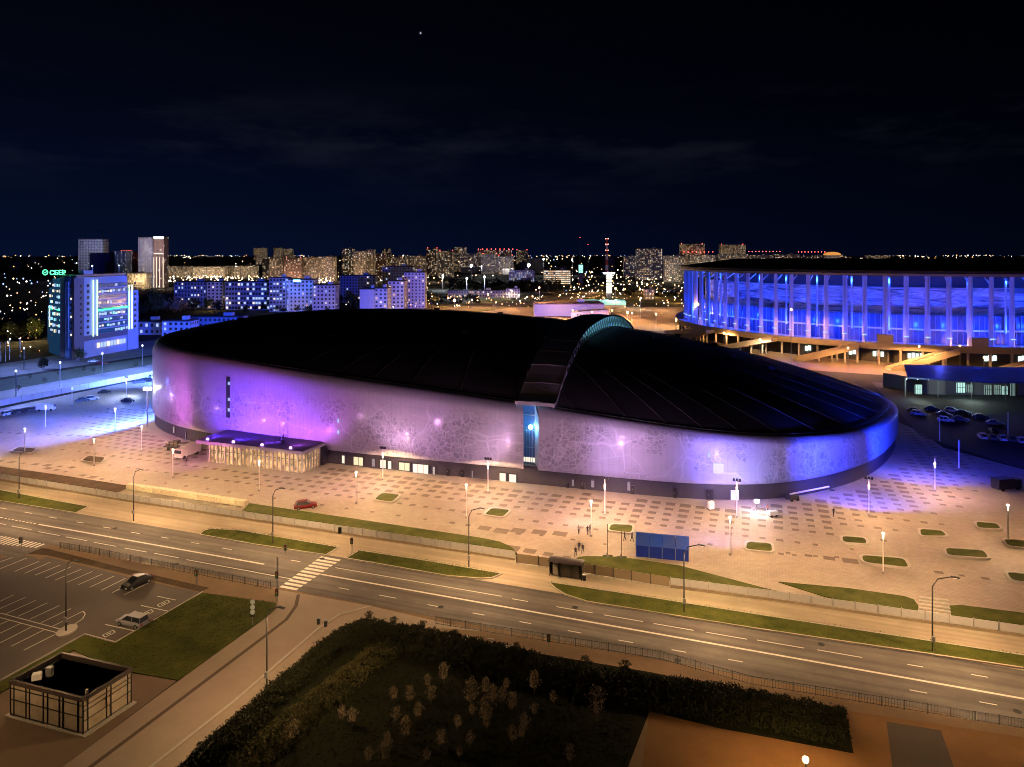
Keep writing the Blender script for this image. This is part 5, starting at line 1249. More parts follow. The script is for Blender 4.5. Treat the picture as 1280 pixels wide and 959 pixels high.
# ------------------------------------------------------------------ generic buildings
def block(name, label, px0, px1, ytop, D, depth=14, m=None, lit=.3, fl=3.0, bay=3.0, tints=(0, 0, 1), turn=0.0, roof=None, group=None, red=False, seed=None, ww=.45, z0=0, cat='apartment block', balc=False):
    W_ = (px1-px0)*D/F/max(.5, cos(turn)); zt_ = zat(ytop, D); x = ((px0+px1)/2-640)*D/F
    t = thing(name, label, cat, (x, D, 0), turn, group); rnd = random.Random(seed or int(px0*7+D))
    m = m or M_beige; m = m[0] if isinstance(m, tuple) else m
    body = MB().box((0, depth/2, (zt_+z0)/2), (W_, depth, zt_-z0)).build('wall', m, t)
    MB().box((0, depth/2, zt_+.4), (W_+.5, depth+.5, .8)).build('roof', roof or M_rooft, t)
    nb = max(1, int(W_/bay)); nf = max(1, int((zt_-z0)/fl)); bw = W_/nb; fh = (zt_-z0)/nf
    dark = MB(); L_ = [MB(), MB(), MB()]; ns = max(1, int(depth/bay))
    for j in range(nf):
        for i in range(nb):
            cx_, cz_ = -W_/2+(i+.5)*bw, z0+(j+.55)*fh; w_, h_ = bw*ww*1.0, fh*.5
            tgt = dark if rnd.random() > lit else L_[rnd.choice(tints)]
            tgt.quad((cx_-w_/2, -.08, cz_-h_/2), (cx_+w_/2, -.08, cz_-h_/2), (cx_+w_/2, -.08, cz_+h_/2), (cx_-w_/2, -.08, cz_+h_/2))
        for sx in ((1,) if x < 0 else (-1,)):
            for i in range(ns):
                cy_ = (i+.5)*depth/ns; cz_ = z0+(j+.55)*fh; X = sx*(W_/2+.08)
                tgt = dark if rnd.random() > lit*.7 else L_[rnd.choice(tints)]
                tgt.quad((X, cy_-.7, cz_-.7), (X, cy_+.7, cz_-.7), (X, cy_+.7, cz_+.7), (X, cy_-.7, cz_+.7))
    dark.build('window', M_glass, t, kind='stuff')
    for k in range(3):
        if L_[k].f: L_[k].build('lit_window', E_win[k], t, kind='stuff')
    if D < 900 or W_ > 25:
        MB().box((W_*.2, depth*.5, zt_+1.9), (min(6, W_*.2), 4, 2.4)).build('roof_house', m, t)
    if balc:
        bm_ = MB()
        for j in range(1, nf):
            for i in range(0, nb, 2): bm_.box((-W_/2+(i+.5)*bw, -.5, z0+j*fh+.5), (bw*.9, 1.0, 1.0))
        bm_.build('balcony', m, t, kind='stuff')
    else:
        rb = MB()
        for i in range(0, nb+1, 2): rb.box((-W_/2+i*bw, -.15, (zt_+z0)/2), (.35, .3, zt_-z0))
        rb.build('pilaster', m, t, kind='stuff')
    if red:
        for k in (-1, 1): MB().ball((k*W_*.42, depth/2, zt_+2), max(.5, D/1800), 6).build('warning_lamp', E_red, t)
    return t
M_rooft = mat('tar_roof', (.03, .03, .033), .9)
M_beige = mat('beige_panel', (.38, .31, .25), .85, noise=(.05, 1, (.30, .25, .21)))
M_grey = mat('grey_panel', (.26, .25, .25), .85, noise=(.05, 1, (.20, .19, .19))); M_brick = mat('brown_panel', (.22, .13, .10), .85, noise=(.05, 1, (.17, .10, .08)))
M_pale = mat('pale_panel', (.50, .47, .50), .8, noise=(.05, 1, (.42, .40, .44))); M_navy = mat('navy_cladding', (.10, .14, .24), .6)
# left skyline
block('tower_block', 'pale unlit tower block with a crane behind it left of the skyline', 98, 129, 299, 1350, 18, M_pale, .03, tints=(2,), seed=2)
block('tower_block', 'dark unlit tower block overlapping the pale tower', 112, 146, 317, 1150, 18, M_navy, .02, tints=(2,))
block('tower_block', 'dark tower with thin pale vertical strips right of the pale tower', 143, 158, 314, 1100, 16, M_navy, .35, tints=(2, 2, 1), ww=.25)
block('tower_block', 'dark reddish block with a row of red roof lamps', 158, 175, 315, 1250, 14, M_brick, .08, red=True)
block('tower_block', 'lilac lit high rise with a column of bright windows', 173, 191, 297, 1050, 16, M_pale, .32, tints=(1, 2))
tb = block('tower_block', 'high rise with a glowing crown and bright vertical light strips', 192, 205, 296, 1040, 14, M_brick, .15, tints=(1,))
D = 1039; lm = MB()
for x in (192.7, 196, 200, 204.3):
    lm.box(((x-198.5)*D/F, -.7, 10+10), (.7, .5, 55)) if False else lm.box(((x-198.5)*D/F, -.9, (zat(318, D)-4)/2), (.8, .6, zat(318, D)-4))
lm.build('light_strip', E_('cream_strip', (1, .82, .6), 1.1), tb, kind='stuff')
MB().box((0, -.8, zat(297, D)), (14, .8, 2.0)).build('crown_light', E_white, tb); MB().box((0, -.9, zat(317, D)), (14, .8, 1.6)).build('crown_light', E_win[1], tb)
block('apartment_block', 'low cream lit block at the foot of the two high rises', 159, 183, 342, 1000, 14, M_beige, .5)
t = thing('tower_crane', 'faint tower crane standing behind the pale unlit tower', 'crane', GX(128, 1450)); zt_ = zat(287, 1450)
MB().tube([(0, 0, 0), (0, 0, zt_)], .8, 4).build('mast', M_navy, t); MB().tube([(-12, 0, zt_-5), (14, 0, zt_-5)], .6, 4).build('jib', M_navy, t); MB().tube([(0, 0, zt_+2), (14, 0, zt_-5)], .2, 3).build('tie', M_navy, t)
# beige rows
rowsB = [(206, 240, 333, 1500, M_beige, .45, 'long cream lit slab, first right of the high rises'), (241, 281, 333.5, 1480, M_beige, .5, 'long cream lit slab in the middle of the low row'), (282, 321, 332.5, 1500, M_beige, .45, 'long cream lit slab at the right end of the low row'),
  (328, 338, 325, 1350, M_grey, .3, 'dark narrow block beside the brown and cream slabs'), (337, 354, 322, 1300, M_beige, .4, 'first of the tall cream slabs above the blue office'), (355, 376, 323, 1280, M_brick, .4, 'reddish slab between the tall cream slabs'), (377, 397, 322, 1300, M_beige, .4, 'third tall cream slab above the blue office'), (398, 419, 321, 1300, M_beige, .45, 'cream slab at the right end of the tall row'),
  (427, 442, 311, 1450, M_grey, .5, 'dark high rise speckled with warm windows, first of the skyline cluster'), (442, 457, 314, 1300, M_beige, .3, 'cream high rise in the skyline cluster'), (458, 468, 312, 1320, M_beige, .25, 'narrow cream high rise with a lit side'), (468, 482, 317, 1400, M_brick, .5, 'brownish block right of the narrow cream high rise'),
  (478, 488, 311, 2100, M_grey, .5, 'far speckled tower peeping over the brownish block'), (483, 506, 321, 1450, M_beige, .4, 'cream slab left of the middle of the skyline'), (507, 532, 320, 1480, M_beige, .45, 'longer cream slab next to the speckled towers'), (533, 547, 311, 1600, M_brick, .55, 'speckled high rise with red roof lamps'), (548, 567, 314, 1500, M_grey, .5, 'broad speckled high rise beside the red lamps'),
  (568, 583, 309, 2000, M_grey, .55, 'tall distant speckled tower near the floodlit yard'), (583, 598, 317, 1900, M_grey, .5, 'grey block behind the first floodlight mast'), (597, 640, 313, 2100, M_grey, .45, 'wide grey complex under a long line of red lamps'), (602, 622, 318, 1800, M_pale, .35, 'pale block in front of the red lamp complex'), (622, 642, 320, 1750, M_grey, .4, 'grey block right of the pale one under the red lamps'),
  (645, 660, 313, 2600, M_grey, .4, 'small far block right of the red lamp complex'), (780, 795, 320, 1500, M_grey, .45, 'dark block left of the tall grey slab'), (796, 828, 311, 1350, M_grey, .5, 'tall broad grey slab right of the striped chimney'), (831, 857, 320, 1250, M_grey, .5, 'grey slab between the tall slab and the stadium'), (850, 881, 305, 2300, M_beige, .5, 'far block with red lamps above the stadium corner'), (900, 932, 306, 2400, M_beige, .55, 'second far block with red lamps above the stadium'),
  (862, 895, 319, 1500, M_grey, .45, 'low slab peeping over the left end of the stadium roof'), (897, 935, 318, 1550, M_grey, .4, 'low slab over the stadium roof, second from its left end'), (936, 968, 319, 1600, M_grey, .45, 'low slab over the stadium roof, third from its left end'), (969, 1000, 318, 1650, M_beige, .4, 'low slab beside the orange lit roof'), (1001, 1035, 319.5, 1700, M_grey, .35, 'low slab behind the orange lit roof'), (1036, 1065, 320, 1750, M_grey, .35, 'low slab right of the orange lit roof'), (1084, 1113, 319, 1800, M_grey, .6, 'small brightly speckled slab above the stadium middle'),
  (317, 333, 310, 3000, M_grey, .55, 'tiny far tower group above the tall cream slabs, left one'), (342, 353, 310, 3000, M_grey, .55, 'tiny far tower group above the tall cream slabs, middle one'), (355, 366, 311, 3050, M_grey, .5, 'tiny far tower group above the tall cream slabs, right one')]
for px0, px1, yt, D, m, lt, lb in rowsB: block('apartment_block', lb, px0, px1, yt, D, 14, m, lt*.8, group='apartment blocks of the skyline', red=('red' in lb or 'far block' in lb))
# red lamp chains
def chain(px0, px1, y, D, n, lb):
    t = thing('warning_light_chain', lb, 'light chain', GX((px0+px1)/2, D, zat(y, D)))
    for k in range(n): MB().ball(((px0+(px1-px0)*k/(n-1)-(px0+px1)/2)*D/F, 0, 0), D/1500, 6).build('lamp', E_red, t)
    MB().tube([((px0-px1)/2*D/F, .5, 0), ((px1-px0)/2*D/F, .5, 0)], .2, 4).build('cable', M_dark, t)
chain(598, 641, 311.5, 2080, 9, 'line of red lamps on the wide grey complex'); chain(855, 891, 315, 2290, 8, 'line of red lamps under the far block at the stadium corner'); chain(936, 975, 314.5, 2200, 10, 'curved line of red lamps right of the far stadium blocks'); chain(998, 1031, 315, 2200, 9, 'line of red lamps left of the orange lit roof'); chain(152, 164, 313.5, 1240, 5, 'short line of red lamps on the dark block at the left')
# near blocks behind the arena
M_off = mat('office_blue_cladding', (.22, .25, .34), .6)
block('office_block', 'blue lit block with a few bright windows left of the glazed office', 218, 258, 353, 640, 16, M_off, .14, fl=3.3, bay=2.7, tints=(2, 1), cat='office building'); block('office_block', 'plain lilac gable block between the blue block and the glazed office', 259, 279, 353, 636, 15, M_pale, .10, tints=(0, 1), cat='office building')
block('office_block', 'long glazed office with rows of bluish lit windows', 282, 341, 353, 620, 16, M_off, .34, fl=3.6, bay=2.5, tints=(2, 2, 1), ww=.7, cat='office building')
ob = block('office_block', 'taller blue office with a bright blue roof sign', 337, 357, 348, 600, 16, M_off, .35, fl=3.2, bay=2.6, tints=(1, 2), ww=.6, cat='office building'); block('office_block', 'brown and blue office with orange ground floor right of the blue roof sign', 357, 391, 350, 605, 18, M_pale, .18, fl=3.2, tints=(0, 2), cat='office building')
t = thing('roof_sign', 'small bright blue illuminated sign above the blue office', 'sign', GX(371, 600, zat(351, 600))); MB().box((0, 0, 0), (6, .6, 1.5)).build('sign_box', E_('blue_sign', (.15, .45, 1.0), 8), t); MB().box((0, .6, -1.5), (5, .3, 2.5)).build('frame', M_dark, t); plight('lamp_light', t.location+Vector((0, -3, 0)), 14000, (.05, .2, 1), .5)
block('office_block', 'lilac grey block right of the blue roof sign', 391, 419, 357, 590, 14, M_pale, .12, tints=(1, 2), cat='office building'); block('office_block', 'dark blue block speckled with white windows', 425, 469, 345, 720, 14, M_off, .14, tints=(1, 2), cat='office building')
block('office_block', 'dark blue flat roofed block behind the violet slabs', 478, 516, 334, 820, 16, M_off, .10, tints=(1, 2), cat='office building')
block('apartment_block', 'violet lit slab with a blank side wall, nearest behind the arena roof', 450, 468, 362, 560, 22, M_pale, 0.0, seed=5, ww=.01); block('apartment_block', 'violet balcony slab joined to the blank walled one', 468, 484, 361, 563, 16, M_pale, .12, balc=True, turn=.0)
block('apartment_block', 'violet balcony slab, second step of the staggered row', 485, 505, 352, 600, 16, M_pale, .14, balc=True); block('apartment_block', 'violet balcony slab, tallest and last of the staggered row', 505, 531, 341, 640, 16, M_pale, .16, balc=True)
block('shed', 'bright blue lit low hall touching the arena roof edge at the left', 203, 237, 402, 420, 12, M_pale, .06, tints=(2,), cat='hall'); block('shed', 'long low blue hall behind the western roof edge', 237, 300, 397, 470, 14, M_off, .05, tints=(2,), cat='hall')
block('shed', 'low blue hall with lit roof edge right of the neon tower', 160, 200, 403, 430, 12, M_off, .15, tints=(2,), cat='hall')
block('shed', 'low warm lit kiosk hall at the foot of the neon tower', 0, 38, 436, 400, 10, M_beige, .2, cat='hall')
# billboard tower, mast, chimney
def tower_sign(px, yt, yb, wpx, D, lb, m, cap=True):
    t = thing('advertising_pylon', lb, 'sign pylon', GX(px, D)); z1, z0 = zat(yt, D), zat(yb, D); n = 7; w_ = wpx*D/F
    MB().box((0, .6, z1/2), (w_*1.0, .8, z1)).build('frame', M_dark, t)
    for k in range(n): MB().box((0, 0, z0+(z1-z0)*(k+.5)/n), (w_*.9, .5, (z1-z0)/n*.72)).build('light_panel', m, t)
    if cap: MB().box((0, 0, z1+1.2), (w_*1.8, 1.2, 1.6)).build('top_panel', E_white, t)
    return t
tower_sign(761.5, 343, 367, 7.5, 700, 'glowing white segmented advertising pylon with a wide bright cap', E_('pylon_panel', (1, .92, .72), 1.6)); plight('lamp_light', GX(761, 690, 15), 20000, (1, .85, .6), 1)
tower_sign(726, 331, 341, 6, 1100, 'smaller mint green lit pylon building left of the white pylon', E_('mint_panel', (.4, 1, .8), 1.3), False)
t = thing('chimney', 'tall striped chimney with red lamps rising above the skyline', 'chimney', GX(758.5, 1300)); zt_ = zat(298, 1300)
for k in range(8): MB().tube([(0, 0, zt_*k/8), (0, 0, zt_*(k+1)/8-.05)], 3.4-.22*k, 10, 3.2-.22*k).build('band', mat('chimney_red', (.25, .03, .03), .8) if k % 2 else mat('chimney_white', (.4, .38, .38), .8), t)
for f in (.99, .86, .72): 
    for s_ in (-1, 1): MB().ball((s_*2.2, -2.2, zt_*f), 1.1, 6).build('warning_lamp', E_('warn_lamp', (1, .35, .25), 3.5), t)
for x, yt, lb in ((725, 297, 'thin unlit lattice mast left of the chimney'), (735, 306, 'short lattice mast between the thin mast and the chimney')):
    t = thing('lattice_mast', lb, 'mast', GX(x, 2000)); zt_ = zat(yt, 2000); MB().tube([(0, 0, 0), (0, 0, zt_)], 2.2, 4, .5).build('lattice', M_grey, t); MB().ball((0, 0, zt_), 1, 6).build('warning_lamp', E_red, t)
# orange lit roof above the stadium
t = thing('arched_hall', 'small arched roof glowing orange above the stadium roof line', 'hall', GX(1042, 1500)); z = zat(319, 1500); mb = MB()
for k in range(9): a = pi*k/8; mb.v += [(-14*cos(a)*1.2, 0, z+7*sin(a)), (-14*cos(a)*1.2, 14, z+7*sin(a))]
for k in range(8): mb.f.append((2*k, 2*k+2, 2*k+3, 2*k+1))
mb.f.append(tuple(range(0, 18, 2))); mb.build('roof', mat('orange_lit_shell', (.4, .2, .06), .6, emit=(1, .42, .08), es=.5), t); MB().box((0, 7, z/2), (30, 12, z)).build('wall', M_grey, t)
# pinkish pavilion with the lit teal roof
block('exhibition_hall', 'low pinkish hall with a broad flat roof beyond the arena arch', 668, 755, 381, 560, 40, M_pale, .0, cat='hall', ww=.01, roof=mat('pink_roof', (.30, .22, .22), .8))
a = GX(735, 530); t = thing('expo_pavilion', 'pale slanted pavilion with a row of small dark marks on its front', 'pavilion', a); MB().prism([(-13, 0), (16, 0), (18, 10), (-11, 10)], 0, lambda p: 6.5+.06*p[0]).build('wall', mat('pink_white_panel', (.5, .42, .40), .7), t)
for k in range(8): MB().box((-8+k*2.4, -.1, 3.6), (1.3, .2, 1.3+.4*(k % 2))).build('sign_mark', M_dark, t)
t = thing('glass_market', 'low hall whose ribbed glass roof glows teal', 'hall', GX(752, 640)); 
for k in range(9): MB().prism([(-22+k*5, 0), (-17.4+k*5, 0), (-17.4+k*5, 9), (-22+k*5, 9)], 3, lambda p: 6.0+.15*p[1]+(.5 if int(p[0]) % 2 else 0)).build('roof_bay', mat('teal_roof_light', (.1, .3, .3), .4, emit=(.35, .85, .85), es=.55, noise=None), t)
MB().box((0, 4.5, 1.5), (44, 8.6, 3)).build('wall', M_pale, t)
block('depot', 'long low dark blue depot with blue windows left of the stadium', 815, 862, 362, 900, 14, M_off, .3, tints=(2,), cat='hall'); block('depot', 'long low hall with a bright yellow lit front beyond the tree line', 680, 713, 338, 1150, 14, M_beige, .9, tints=(0, 1), ww=.9, cat='hall'); block('depot', 'pale floodlit yard building beside the brightest floodlight', 636, 668, 338, 1100, 12, M_pale, .3, tints=(1, 2), cat='hall')
block('kiosk', 'small orange lit kiosk under a sodium lamp left of the stadium', 806, 818, 362, 760, 8, M_beige, .8, cat='kiosk')
block('viaduct_building', 'long pale wall behind the parked traffic in the mid distance', 560, 632, 363.5, 800, 6, M_beige, .15, cat='wall'); block('viaduct_building', 'small grey substation beside the long pale wall', 633, 650, 361, 800, 8, M_pale, .2, cat='building'); 

# ------------------------------------------------------------------ mid distance ground
M_midg = mat('park_grass', (.055, .065, .02), .95, noise=(.05, 1, (.11, .12, .035)), bump=.5)
M_mida = mat('mid_asphalt', (.10, .085, .085), .85, noise=(.03, 1, (.16, .135, .125)))
gpoly('park_lawn', [(530, 388), (600, 372), (690, 376), (650, 384), (560, 392)], .03, M_midg); gpoly('park_lawn', [(690, 368), (760, 364), (860, 372), (855, 380), (760, 378), (700, 375)], .03, M_midg); gpoly('park_lawn', [(780, 362), (856, 364), (856, 371), (790, 368)], .045, M_midg)
gpoly('market_car_park', [(560, 396), (640, 384), (860, 384), (860, 420), (700, 415)], .035, mat('pink_asphalt', (.16, .115, .11), .85, noise=(.05, 1, (.22, .16, .15))))
gpoly('avenue', [(440, 392), (600, 381), (660, 377), (720, 367), (760, 352), (770, 352), (740, 370), (690, 380), (600, 386), (460, 398)], .05, M_mida)
gpoly('avenue', [(540, 363), (640, 366), (720, 360), (722, 363), (640, 370), (540, 367)], .055, M_mida)
gpoly('stadium_road', [(700, 398), (860, 403), (960, 432), (1100, 456), (1280, 468), (1500, 480), (1500, 500), (1280, 479), (1120, 470), (1000, 462), (900, 436), (810, 410), (700, 405)], .05, mat('warm_asphalt', (.19, .14, .11), .85, noise=(.06, 1, (.25, .18, .14))))
gpoly('stadium_forecourt', [(860, 396), (1500, 440), (1500, 482), (1280, 468), (1100, 456), (960, 432), (860, 405)], .03, mat('stadium_paving', (.24, .18, .13), .85, noise=(.06, 1, (.3, .22, .16))))
gpoly('eastern_car_park', [(1090, 478), (1280, 484), (1500, 500), (1500, 640), (1290, 590), (1150, 545)], .11, mat('dark_car_park', (.035, .030, .030), .85, noise=(.1, 1, (.055, .045, .043)), bump=.3))

# ------------------------------------------------------------------ stadium
SC = Vector((229., 423.)); SR = 120.
sd_ = thing('stadium', 'huge round stadium glowing blue behind slender pale columns', 'stadium', (SC.x, SC.y, 0))
def SP(a, r, z=0): return Vector((r*cos(R(a)), r*sin(R(a)), z))
M_col = mat('stadium_white', (.62, .60, .64), .6, noise=(.2, 1, (.54, .52, .56)))
cm = MB(); cm.v = [(0, -1.25, 0), (1.5, 0, 0), (0, 1.25, 0), (-1.2, 0, 0), (0, -1.0, 31.5), (1.4, 0, 31.5), (0, 1.0, 31.5), (-1.0, 0, 31.5)]; cm.f = [(0, 1, 5, 4), (1, 2, 6, 5), (2, 3, 7, 6), (3, 0, 4, 7), (4, 5, 6, 7), (3, 2, 1, 0)]
cm = cm.data('column'); cm.materials.append(M_col)
bm_ = MB().box((0, 0, 0), (5.5, .5, .5)).data('roof_brace'); bm_.materials.append(M_col)
AN = [-186.8+4*k for k in range(34)]
fixm = MB().box((0, 0, 0), (.6, 2.0, .35)).data('base_light'); fixm.materials.append(E_('pale_blue_fixture', (.35, .55, 1), 1.6))
for k, a in enumerate(AN):
    p = SP(a, SR, 9); link('column', cm, sd_, p, R(a)); q_ = SP(a, SR-3.2, 38.2); b_ = link('roof_brace', bm_, sd_, q_); b_.rotation_euler = (0, R(32), R(a))
    q_ = SP(a, SR+1.2, 12.8); link('base_light', fixm, sd_, q_, R(a))
def ringmesh(r0, z0, r1, z1, a0=-200, a1=160, st=3): 
    mb = MB(); n = int((a1-a0)/st)
    for k in range(n+1): a = a0+st*k; mb.v += [tuple(SP(a, r0, z0)), tuple(SP(a, r1, z1))]
    for k in range(n): mb.f.append((2*k, 2*k+2, 2*k+3, 2*k+1))
    return mb
def rings(name, spec, m, par=sd_):
    mb = MB()
    for s_ in spec: r = ringmesh(*s_); mb.add(r.v, r.f)
    return mb.build(name, m, par)
rings('roof', [(SR+2.5, 40.5, SR+2.5, 42.6), (SR+2.5, 42.6, SR-30, 47.0), (SR-30, 47, SR-62, 45.0), (SR-62, 45, SR-62, 42)], mat('stadium_roof', (.05, .05, .06), .7))
rings('roof_soffit', [(SR+2.5, 40.5, SR-14, 40.4)], M_col); rings('fascia', [(SR+2.65, 40.2, SR+2.65, 41.3)], M_col)
# membrane wall with waves
def membrane():
    m = bpy.data.materials.new('printed_membrane'); m.use_nodes = True; n = m.node_tree.nodes; l = m.node_tree.links; b = n['Principled BSDF']; b.inputs['Roughness'].default_value = .6
    t = n.new('ShaderNodeTexCoord'); mp = n.new('ShaderNodeMapping'); mp.inputs['Scale'].default_value = (.02, .02, .16); l.new(t.outputs['Object'], mp.inputs[0])
    z = n.new('ShaderNodeTexNoise'); z.inputs['Scale'].default_value = 2.2; z.inputs['Detail'].default_value = 3; z.inputs['Distortion'].default_value = 1.2; l.new(mp.outputs[0], z.inputs['Vector'])
    r = n.new('ShaderNodeValToRGB'); e = r.color_ramp.elements; e[0].position = .36; e[0].color = (.10, .12, .2, 1); e[1].position = .62; e[1].color = (.8, .82, .85, 1)
    x = e.new(.44); x.color = (.38, .40, .5, 1); x = e.new(.50); x.color = (.75, .78, .82, 1); x = e.new(.52); x.color = (.30, .32, .42, 1); l.new(z.outputs[0], r.inputs[0]); l.new(r.outputs[0], b.inputs['Base Color'])
    return m
rings('membrane_wall', [(SR-13, 22, SR-13, 34.5)], membrane()); rings('upper_recess', [(SR-16, 34.5, SR-16, 40.4)], mat('deep_blue_recess', (.08, .10, .2), .7)); rings('recess_ledge', [(SR-13, 34.5, SR-16, 34.5)], M_col)
rings('glass_storeys', [(SR-9, 9, SR-9, 22)], mat('storey_glass', (.06, .08, .16), .25, noise=(.15, 1, (.12, .15, .26)))); rings('gallery_floor', [(SR-9, 22, SR-13, 22), (SR-9, 15.6, SR-7.5, 15.6), (SR-7.5, 15.0, SR-7.5, 15.8)], M_col)
ml = MB().box((0, 0, 0), (.3, .3, 13)).data('mullion'); ml.materials.append(M_off)
for k in range(120):
    a = -190+k*1.15; link('mullion', ml, sd_, SP(a, SR-8.8, 15.5), R(a))
ic = MB().tube([(0, 0, -12.5), (0, 0, 12.5)], .5, 6).data('inner_column'); ic.materials.append(M_col)
for k in range(17): a = -182+k*8; link('inner_column', ic, sd_, SP(a, SR-7.0, 27), R(a))
rings('podium_deck', [(SR-10, 9, SR+6, 9)], M_concrete); rings('podium_parapet', [(SR+6, 7.0, SR+6, 10.0), (SR+6, 10, SR+5.6, 10), (SR+5.6, 10, SR+5.6, 9), (SR+6, 7, SR-8, 7)], mat('podium_concrete', (.40, .34, .27), .85, noise=(.1, 1, (.34, .28, .22))))
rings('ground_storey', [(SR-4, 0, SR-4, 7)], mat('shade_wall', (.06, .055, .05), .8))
pc = MB().tube([(0, 0, 0), (0, 0, 7)], .55, 8).data('podium_column'); pc.materials.append(M_concrete)
for k in range(34): a = -184+k*4; link('podium_column', pc, sd_, SP(a, SR+4.5), 0)
bl = MB().box((0, 0, 0), (.3, 1.3, 2.3)); bl = bl.data('ground_window'); bl.materials.append(E_('cold_shop_light', (.8, 1, .95), 1.4))
for a, n in ((-121, 3), (-114, 4), (-99, 2), (-98, 2), (-136, 2), (-126, 2), (-92, 4), (-150, 1)):
    for k in range(n): link('ground_window', bl, sd_, SP(a+k*.8, SR-3.8, 3.6+.3*(k % 2)), R(a))
bx = MB().box((0, 0, 0), (3, 6.5, 5)).data('stair_head'); bx.materials.append(mat('podium_concrete'))
for a in (-118.8, -102): link('stair_head', bx, sd_, SP(a, SR+4, 11.3), R(a))
# ramps down from the podium
M_ramp = mat('ramp_concrete', (.44, .36, .27), .85, noise=(.15, 1, (.36, .29, .22)))
def podium_at(px):
    b = min((x*.25 for x in range(-760, -300)), key=lambda a: abs(proj(tuple(SP(a, SR+6, 8)+Vector((SC.x, SC.y, 0))))[0]-px)); return SP(b, SR+6, 8.6)+Vector((SC.x, SC.y, 0)), b
for k, (hp, lx, ly, ex) in enumerate([(893, 840, 415.5, 0), (893, 852, 424, 1), (972, 903, 434.5, 0), (1072, 992, 449, 0), (1191, 1106, 461, 0), (1340, 1236, 464.5, 1)]):
    hpt, ha_ = podium_at(hp); lo = G(lx, ly, .1); d = lo-hpt; dn = Vector((d.x, d.y, 0)).normalized(); w_ = 2.6; nrm = Vector((-dn.y, dn.x, 0))
    if nrm.y > 0: nrm = -nrm
    org = Vector((SC.x, SC.y, 0)); mb = MB(); a, b_ = hpt-org, lo-org
    back = [a, b_, b_+nrm*2*w_, a+nrm*2*w_]
    pts = []
    for z_ in (-1.6, 0.0): pts += [p+Vector((0, 0, z_)) for p in back]
    mb.add(pts, [(3, 2, 1, 0), (4, 5, 6, 7), (0, 1, 5, 4), (1, 2, 6, 5), (2, 3, 7, 6), (3, 0, 4, 7)]); r = mb.build('ramp', M_ramp, sd_)
    for off in (.15, 2*w_-.15):
        a1, b1 = a+nrm*off, b_+nrm*off; mb = MB(); z = Vector((0, 0, 1.1)); q_ = nrm*.15; mb.add([a1-q_, b1-q_, b1+q_, a1+q_, a1-q_+z, b1-q_+z, b1+q_+z, a1+q_+z], [(3, 2, 1, 0), (4, 5, 6, 7), (0, 1, 5, 4), (1, 2, 6, 5), (2, 3, 7, 6), (3, 0, 4, 7)]); mb.build('ramp_wall', M_ramp, r)
    for f in (.2, .4, .6): c = a.lerp(b_, f)+nrm*w_; MB().box((c.x, c.y, (c.z-1.2)/2), (.7, .7, c.z-1.3)).build('pier', M_concrete, r)
# blue light among the columns
BL = (.008, .05, 1.0)
for a in range(-184, -66, 6): p = SP(a, SR-3.5, 17)+SC.to_3d(); plight('lamp_light', p, 8500, BL, .6)
for a in range(-182, -66, 8): p = SP(a, SR-6, 37.5)+SC.to_3d(); plight('lamp_light', p, 2000, (.015, .10, 1.0), .6)
for a in range(-182, -74, 12): p = SP(a+2, SR+5, 12)+SC.to_3d(); plight('lamp_light', p, 350, (.22, .18, 1.0), .6)
# lamps lighting podium and ramps
def far_lamp(px, py, z, power, col, lab, group='sodium lamps on the stadium roads', r=.35, glow=E_orange, ty=None):
    g = G(px, py); 
    if ty: z = zat(ty, g.y)
    t = thing('street_lamp', lab, 'street lamp', g, 0, group); MB().tube([(0, 0, 0), (0, 0, z)], .16, 5).build('pole', M_pole, t); MB().ball((0, 0, z+.2), r, 6).build('lamp_head', glow, t)
    if power: plight('lamp_light', (g.x, g.y, z+.5+r), power, col, .3, bat=True)
OR = (1.0, .46, .14)
for x, y, ty, pw, r, lb in [(784.5, 399, 391, 9000, 1.0, 'brightest sodium lamp just behind the arena arch'), (801, 398, 373, 7000, .7, 'tall sodium lamp with two heads right of the bright one'), (769.5, 384, 361, 8000, 1.0, 'sodium lamp in front of the white pylon'), (809, 366, 356, 6000, 1.2, 'sodium lamp above the small orange kiosk'), (568, 388, 376, 8000, 1.3, 'starry sodium lamp beyond the roof top left of centre'), (674, 391, 360, 8000, .8, 'tall twin headed lamp over the market car park'), (989, 455, 388, 12000, .5, 'tall dark pole before the stadium columns'), (1149, 466, 434, 12000, .4, 'tall dark pole before the stair head of the stadium'), (872, 424, 381, 2500, .9, 'lamp with a bright white head at the stadium corner')]:
    far_lamp(x, y, 12, pw*2.4, OR, lb, ty=ty, r=r)
for x, y in ((1060, 462), (1230, 476), (930, 438), (1320, 482), (850, 408), (900, 415), (1010, 446), (1110, 455), (1200, 459), (1290, 462)): far_lamp(x, y, 9 if y > 440 else 7, 16000, OR, 'short sodium lamp standing along the road below the stadium podium', 'short lamps below the podium', .35)
for k, (x, y) in enumerate([(716, 402), (740, 404), (765, 402), (790, 406), (820, 408), (845, 417), (875, 427), (905, 436), (950, 446), (700, 392), (725, 388), (770, 386), (800, 386), (835, 390), (855, 395), (650, 388), (620, 390), (590, 386), (560, 384), (540, 381), (640, 373), (670, 371), (610, 377), (705, 366), (700, 379)]):
    far_lamp(x, y, 8, 8500, OR if k % 4 else (1, .75, .45), 'small sodium street lamp along the curving roads behind the arena', 'street lamps behind the arena', .55)
